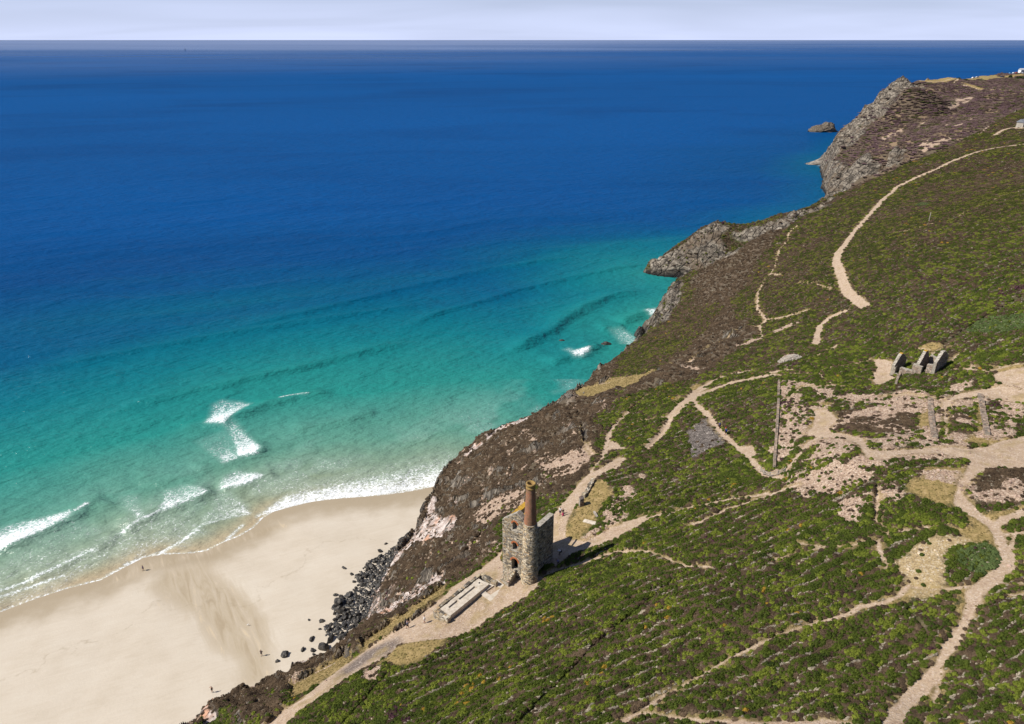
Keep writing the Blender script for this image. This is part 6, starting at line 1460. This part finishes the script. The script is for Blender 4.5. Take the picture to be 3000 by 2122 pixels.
DARK, BROWNH, FAIR = ('dark_hair', (0.02, 0.015, 0.012)), ('brown_hair', (0.06, 0.035, 0.02)), ('fair_hair', (0.25, 0.16, 0.08))
person(on('G', 1970, 822), math.radians(-60), 'person in slate blue top and dark shorts walking on the track, hands before the chest', ('slate_shirt', (0.06, 0.09, 0.16)), ('black_shorts', (0.015, 0.015, 0.018)), DARK, 1.76, 0.7, 0.05, ('front', 'front'), 0.6)
person(on('G', 2112, 776), math.radians(100), 'person in white top and pale shorts standing on the track near the boiler house', ('white_shirt', (0.75, 0.74, 0.72)), ('pale_shorts', (0.62, 0.60, 0.58)), BROWNH, 1.66, 0.3, 0.0, 'down', 0.45)
person(on_sand('F', 1138, 1548), math.radians(150), 'person in navy top alone near the water edge of the beach', ('navy_shirt', (0.02, 0.03, 0.10)), ('navy_shorts', (0.03, 0.03, 0.06)), BROWNH, 1.78, 0.4, 0.0, 'down', 0.6)
person(on_sand('G', 758, 1054), math.radians(170), 'person in dark top with bare legs standing on sand near the stream', ('dark_shirt', (0.025, 0.025, 0.04)), ('dark_shorts', (0.02, 0.02, 0.025)), DARK, 1.76, 0.25, 0.0, 'hip', 0.5)
person(on_sand('G', 347, 1359), math.radians(20), 'person in black swimwear raising a hand to the head on the beach', ('black_top', (0.02, 0.02, 0.022)), ('black_swim_shorts', (0.02, 0.02, 0.022)), BROWNH, 1.72, 0.2, 0.08, ('head', 'down'), 0.1, sleeve=0)
person(on('D', 1194, 558), math.radians(160), 'person in white shirt and navy shorts beside the companion in pink on the track', ('white_shirt', (0.75, 0.74, 0.72)), ('navy_shorts', (0.03, 0.03, 0.06)), DARK, 1.78, 0.15, 0.0, 'down', 0.6)
person(on('D', 1215, 566), math.radians(190), 'person in black top and long pink skirt on the track behind the engine house', ('black_top', (0.02, 0.02, 0.022)), ('pink_skirt', (0.55, 0.08, 0.17)), BROWNH, 1.66, 0.1, 0.0, ('down', 'hip'), 0.95, skirt=True)
person(on('D', 1190, 876), math.radians(70), 'person in white top bending over on bare ground right of the engine house', ('white_shirt', (0.75, 0.74, 0.72)), ('dark_trousers', (0.05, 0.04, 0.035)), BROWNH, 1.70, 0.2, 0.85, 'reach', 1.0)
person(on('D', 1176, 950), math.radians(60), 'person in blue top sitting low in the shadow of the engine house', ('blue_shirt', (0.05, 0.15, 0.50)), ('dark_trousers', (0.05, 0.04, 0.035)), DARK, 1.2, 0.2, 0.5, 'front', 1.0)
person(on('K', 1323, 826), math.radians(15), 'person in grey top walking ahead on the narrow path past the grey stone patch', ('grey_blue_shirt', (0.10, 0.13, 0.20)), ('dark_shorts', (0.02, 0.02, 0.025)), DARK, 1.74, 0.5, 0.05, 'down', 0.6, bag=('blue_rucksack', (0.05, 0.08, 0.22), 'grey blue rucksack on the back of the walker ahead'))
person(on('K', 1381, 887), math.radians(35), 'person with red hat and big blue rucksack walking behind on the narrow path', ('navy_shirt', (0.02, 0.03, 0.10)), ('black_shorts', (0.015, 0.015, 0.018)), BROWNH, 1.78, 0.5, 0.06, 'down', 0.6, bag=('royal_rucksack', (0.02, 0.06, 0.35), 'big bright blue rucksack on the back of the walker behind'), hat=('red_hat', (0.45, 0.07, 0.03), 'round red sun hat on the walker behind'))

# gull on the wet sand
p = on_sand('G', 643, 802); M_gull = flatmat('gull_white', (0.78, 0.78, 0.76))
gull = thing('gull', 'white gull standing on the wet sand by the stream channels', 'gull', p, 0.6)
skin_mesh('body', [(-0.16, 0, 0.2), (0, 0, 0.22), (0.12, 0, 0.27), (0.17, 0, 0.36), (0.21, 0, 0.38), (-0.28, 0, 0.19), (0.27, 0, 0.365)], [(5, 0), (0, 1), (1, 2), (2, 3), (3, 4), (4, 6)], [0.07, 0.10, 0.08, 0.05, 0.05, 0.025, 0.012], M_gull, gull, 1)
for sd in (-1, 1): skin_mesh('leg', [(0.0, 0.035 * sd, 0.16), (0.0, 0.035 * sd, 0.0), (0.05, 0.035 * sd, 0.0)], [(0, 1), (1, 2)], [0.012, 0.009, 0.012], flatmat('gull_leg', (0.5, 0.3, 0.1)), gull)

# ------------------------------------------------------------------ far headland: cars, hut, bush; boat on the horizon
M_glass = flatmat('car_glass', (0.02, 0.025, 0.03), 0.1); M_tyre = flatmat('tyre', (0.02, 0.02, 0.02))
def car(p, rz, label, paint, L=4.4, Hh=1.5, van=False):
    t = thing('parked_car' if not van else 'parked_van', label, 'car' if not van else 'van', p, rz, 'vehicles parked on the far headland'); w = 0.9; h = Hh
    prof = [(-L / 2, 0.3), (L / 2, 0.3), (L / 2, 0.75), (L * 0.28, 0.9), (L * 0.12, h), (-L * 0.30, h), (-L * 0.46, 0.95), (-L / 2, 0.85)] if not van else [(-L / 2, 0.3), (L / 2, 0.3), (L / 2, 1.1), (L * 0.36, h), (-L / 2, h)]
    bm = bmesh.new(); a = [bm.verts.new((x, -w, z)) for x, z in prof]; b = [bm.verts.new((x, w, z)) for x, z in prof]; n = len(prof)
    bm.faces.new(a); bm.faces.new(b[::-1])
    for i in range(n): bm.faces.new((a[i], b[i], b[(i + 1) % n], a[(i + 1) % n]))
    bmesh.ops.recalc_face_normals(bm, faces=bm.faces); bm_obj('body', bm, flatmat(*paint, 0.3), t)
    for sd in (-1, 1):
        bm = bmesh.new(); box_bm(bm, -L * 0.28, L * 0.12, sd * (w + 0.004) - 0.003, sd * (w + 0.004) + 0.003, 0.95, h - 0.12); bm_obj('side_window', bm, M_glass, t)
        for x in (-L * 0.31, L * 0.31):
            bm = bmesh.new(); bmesh.ops.create_cone(bm, cap_ends=True, segments=14, radius1=0.33, radius2=0.33, depth=0.22, matrix=Matrix.Translation((x, sd * (w - 0.08), 0.33)) @ Matrix.Rotation(math.pi / 2, 4, 'X')); bm_obj('wheel', bm, M_tyre, t)
WHITE, NAVY, RED, SKY, SILV = ('car_white', (0.8, 0.8, 0.8)), ('car_navy', (0.03, 0.04, 0.10)), ('car_red', (0.45, 0.02, 0.03)), ('car_sky', (0.15, 0.38, 0.62)), ('car_silver', (0.45, 0.46, 0.48))
for x, y, paint, lab, a in ((1120, 378, WHITE, 'white car at the left of the pair parked on the headland turf', 0.2), (1205, 374, SILV, 'silver car at the right of the pair parked on the headland turf', 0.1), (1740, 358, NAVY, 'dark blue car parked alone on the headland turf', -0.1), (1915, 308, SKY, 'light blue car at the left end of the row on the headland skyline', 0.0), (1990, 303, WHITE, 'white car next to the light blue one in the skyline row', 0.1),
                            (2050, 302, RED, 'red car in the middle of the row on the headland skyline', 0.0), (2120, 299, WHITE, 'white car just right of the red one in the skyline row', 0.05), (2195, 298, SILV, 'silver car at the right end of the skyline row', 0.0)):
    q = hits([px('M', x, y)])[0]; car((q[0], q[1], surf(q[0], q[1])), a, lab, paint)
q = hits([px('M', 2195, 296)])[0] + np.array([3.0, 9.0, 0]); z = surf(q[0], q[1])
hut = thing('lookout_hut', 'small white lookout hut on the far headland skyline', 'hut', (q[0], q[1], z), 0.1); M_hut = flatmat('hut_white', (0.8, 0.8, 0.78))
bm = bmesh.new(); box_bm(bm, -3, 5, -2.5, 2.5, -0.5, 4.6); bm_obj('wall', bm, M_hut, hut)
bm = bmesh.new(); vs = [bm.verts.new(v) for v in ((-3.3, -2.8, 4.61), (5.3, -2.8, 4.61), (5.3, 2.8, 4.61), (-3.3, 2.8, 4.61), (-3.3, 0, 6.2), (5.3, 0, 6.2))]
for f in ((0, 1, 5, 4), (2, 3, 4, 5), (0, 4, 3), (1, 2, 5), (3, 2, 1, 0)): bm.faces.new([vs[i] for i in f])
bmesh.ops.recalc_face_normals(bm, faces=bm.faces); bm_obj('roof', bm, flatmat('hut_roof', (0.45, 0.46, 0.48)), hut)
for x in (-1.6, 0.6, 2.8):
    bm = bmesh.new(); box_bm(bm, x - 0.5, x + 0.5, -2.56, -2.504, 2.0, 3.4); bm_obj('window', bm, M_glass, hut)
bushmat = Mat('dark_gorse', 0.9, 0.1); M_bush = bushmat.done(bushmat.ramp(bushmat.noise(1.5, 4), [(0.3, (0.018, 0.03, 0.01)), (0.7, (0.06, 0.085, 0.025))]))
for i, (x, y, w, h, lab) in enumerate(((1910, 380, 5.5, 4.2, 'round dark bush on the headland near the skyline cars'), (2120, 415, 13, 3.2, 'long low dark thicket at the right edge of the headland turf'), (800, 400, 6, 2.2, 'small dark bush beside the headland path junction'), (940, 430, 9, 2.0, 'low dark scrub right of the headland path junction'))):
    q = hits([px('M', x, y)])[0]; me = tuft_mesh('gorse_bush', 900 + i, 0.9, 420, 0.8); me.materials.append(M_bush); o = link(bpy.data.objects.new('gorse_bush', me)); o.location = (q[0], q[1], surf(q[0], q[1]) - 0.2); o.scale = (w / 2, w / 3, h); tag(o, lab, 'bush')
q = hits([px('M', 2190, 1425)])[0]; shed = thing('grey_shed', 'small shed with grey pitched roof at the end of the upper track', 'shed', (q[0] + 2.0, q[1] + 2.0, surf(q[0] + 2, q[1] + 2)), 0.3)
bm = bmesh.new(); box_bm(bm, -3.4, 3.4, -2, 2, -0.8, 2.0); bm_obj('wall', bm, M_copes, shed)
bm = bmesh.new(); vs = [bm.verts.new(v) for v in ((-3.7, -2.3, 1.95), (3.7, -2.3, 1.95), (3.7, 2.3, 1.95), (-3.7, 2.3, 1.95), (-3.7, 0, 3.5), (3.7, 0, 3.5))]
for f in ((0, 1, 5, 4), (2, 3, 4, 5), (0, 4, 3), (1, 2, 5), (3, 2, 1, 0)): bm.faces.new([vs[i] for i in f])
bmesh.ops.recalc_face_normals(bm, faces=bm.faces); bm_obj('roof', bm, flatmat('slate', (0.20, 0.21, 0.23)), shed)
q = at_z(543, 147, 0.0); boat = thing('sailing_boat', 'tiny dark sailing boat far out near the horizon', 'boat', (q[0], q[1], 0.0), 0.5)
bm = bmesh.new(); V = []
for x, w, z in ((-7, 1.6, 1.6), (0, 2.2, 1.4), (7.5, 0.1, 2.0)):
    V.append([bm.verts.new((x, -w, z)), bm.verts.new((x, w, z)), bm.verts.new((x * 0.9, w * 0.4, -0.6)), bm.verts.new((x * 0.9, -w * 0.4, -0.6))])
for a, b in zip(V, V[1:]):
    for i in range(4): bm.faces.new((a[i], a[(i + 1) % 4], b[(i + 1) % 4], b[i]))
bm.faces.new(V[0]); bm.faces.new(V[-1][::-1]); bmesh.ops.recalc_face_normals(bm, faces=bm.faces); bm_obj('hull', bm, flatmat('hull_dark', (0.03, 0.03, 0.04)), boat)
bm = bmesh.new(); lathe_bm(bm, [(0.16, 1.4), (0.1, 20)], 8, True); bm_obj('mast', bm, flatmat('hull_dark', (0.03, 0.03, 0.04)), boat)
bm = bmesh.new(); a = [bm.verts.new((x, y, z)) for y in (-0.06, 0.06) for x, z in ((-0.3, 3), (-5.8, 3.2), (-0.3, 18.5))]
bm.faces.new(a[:3]); bm.faces.new(a[3:][::-1])
for i in range(3): bm.faces.new((a[i], a[(i + 1) % 3], a[3 + (i + 1) % 3], a[3 + i]))
bmesh.ops.recalc_face_normals(bm, faces=bm.faces); bm_obj('sail', bm, flatmat('sail_dark', (0.10, 0.11, 0.14)), boat)
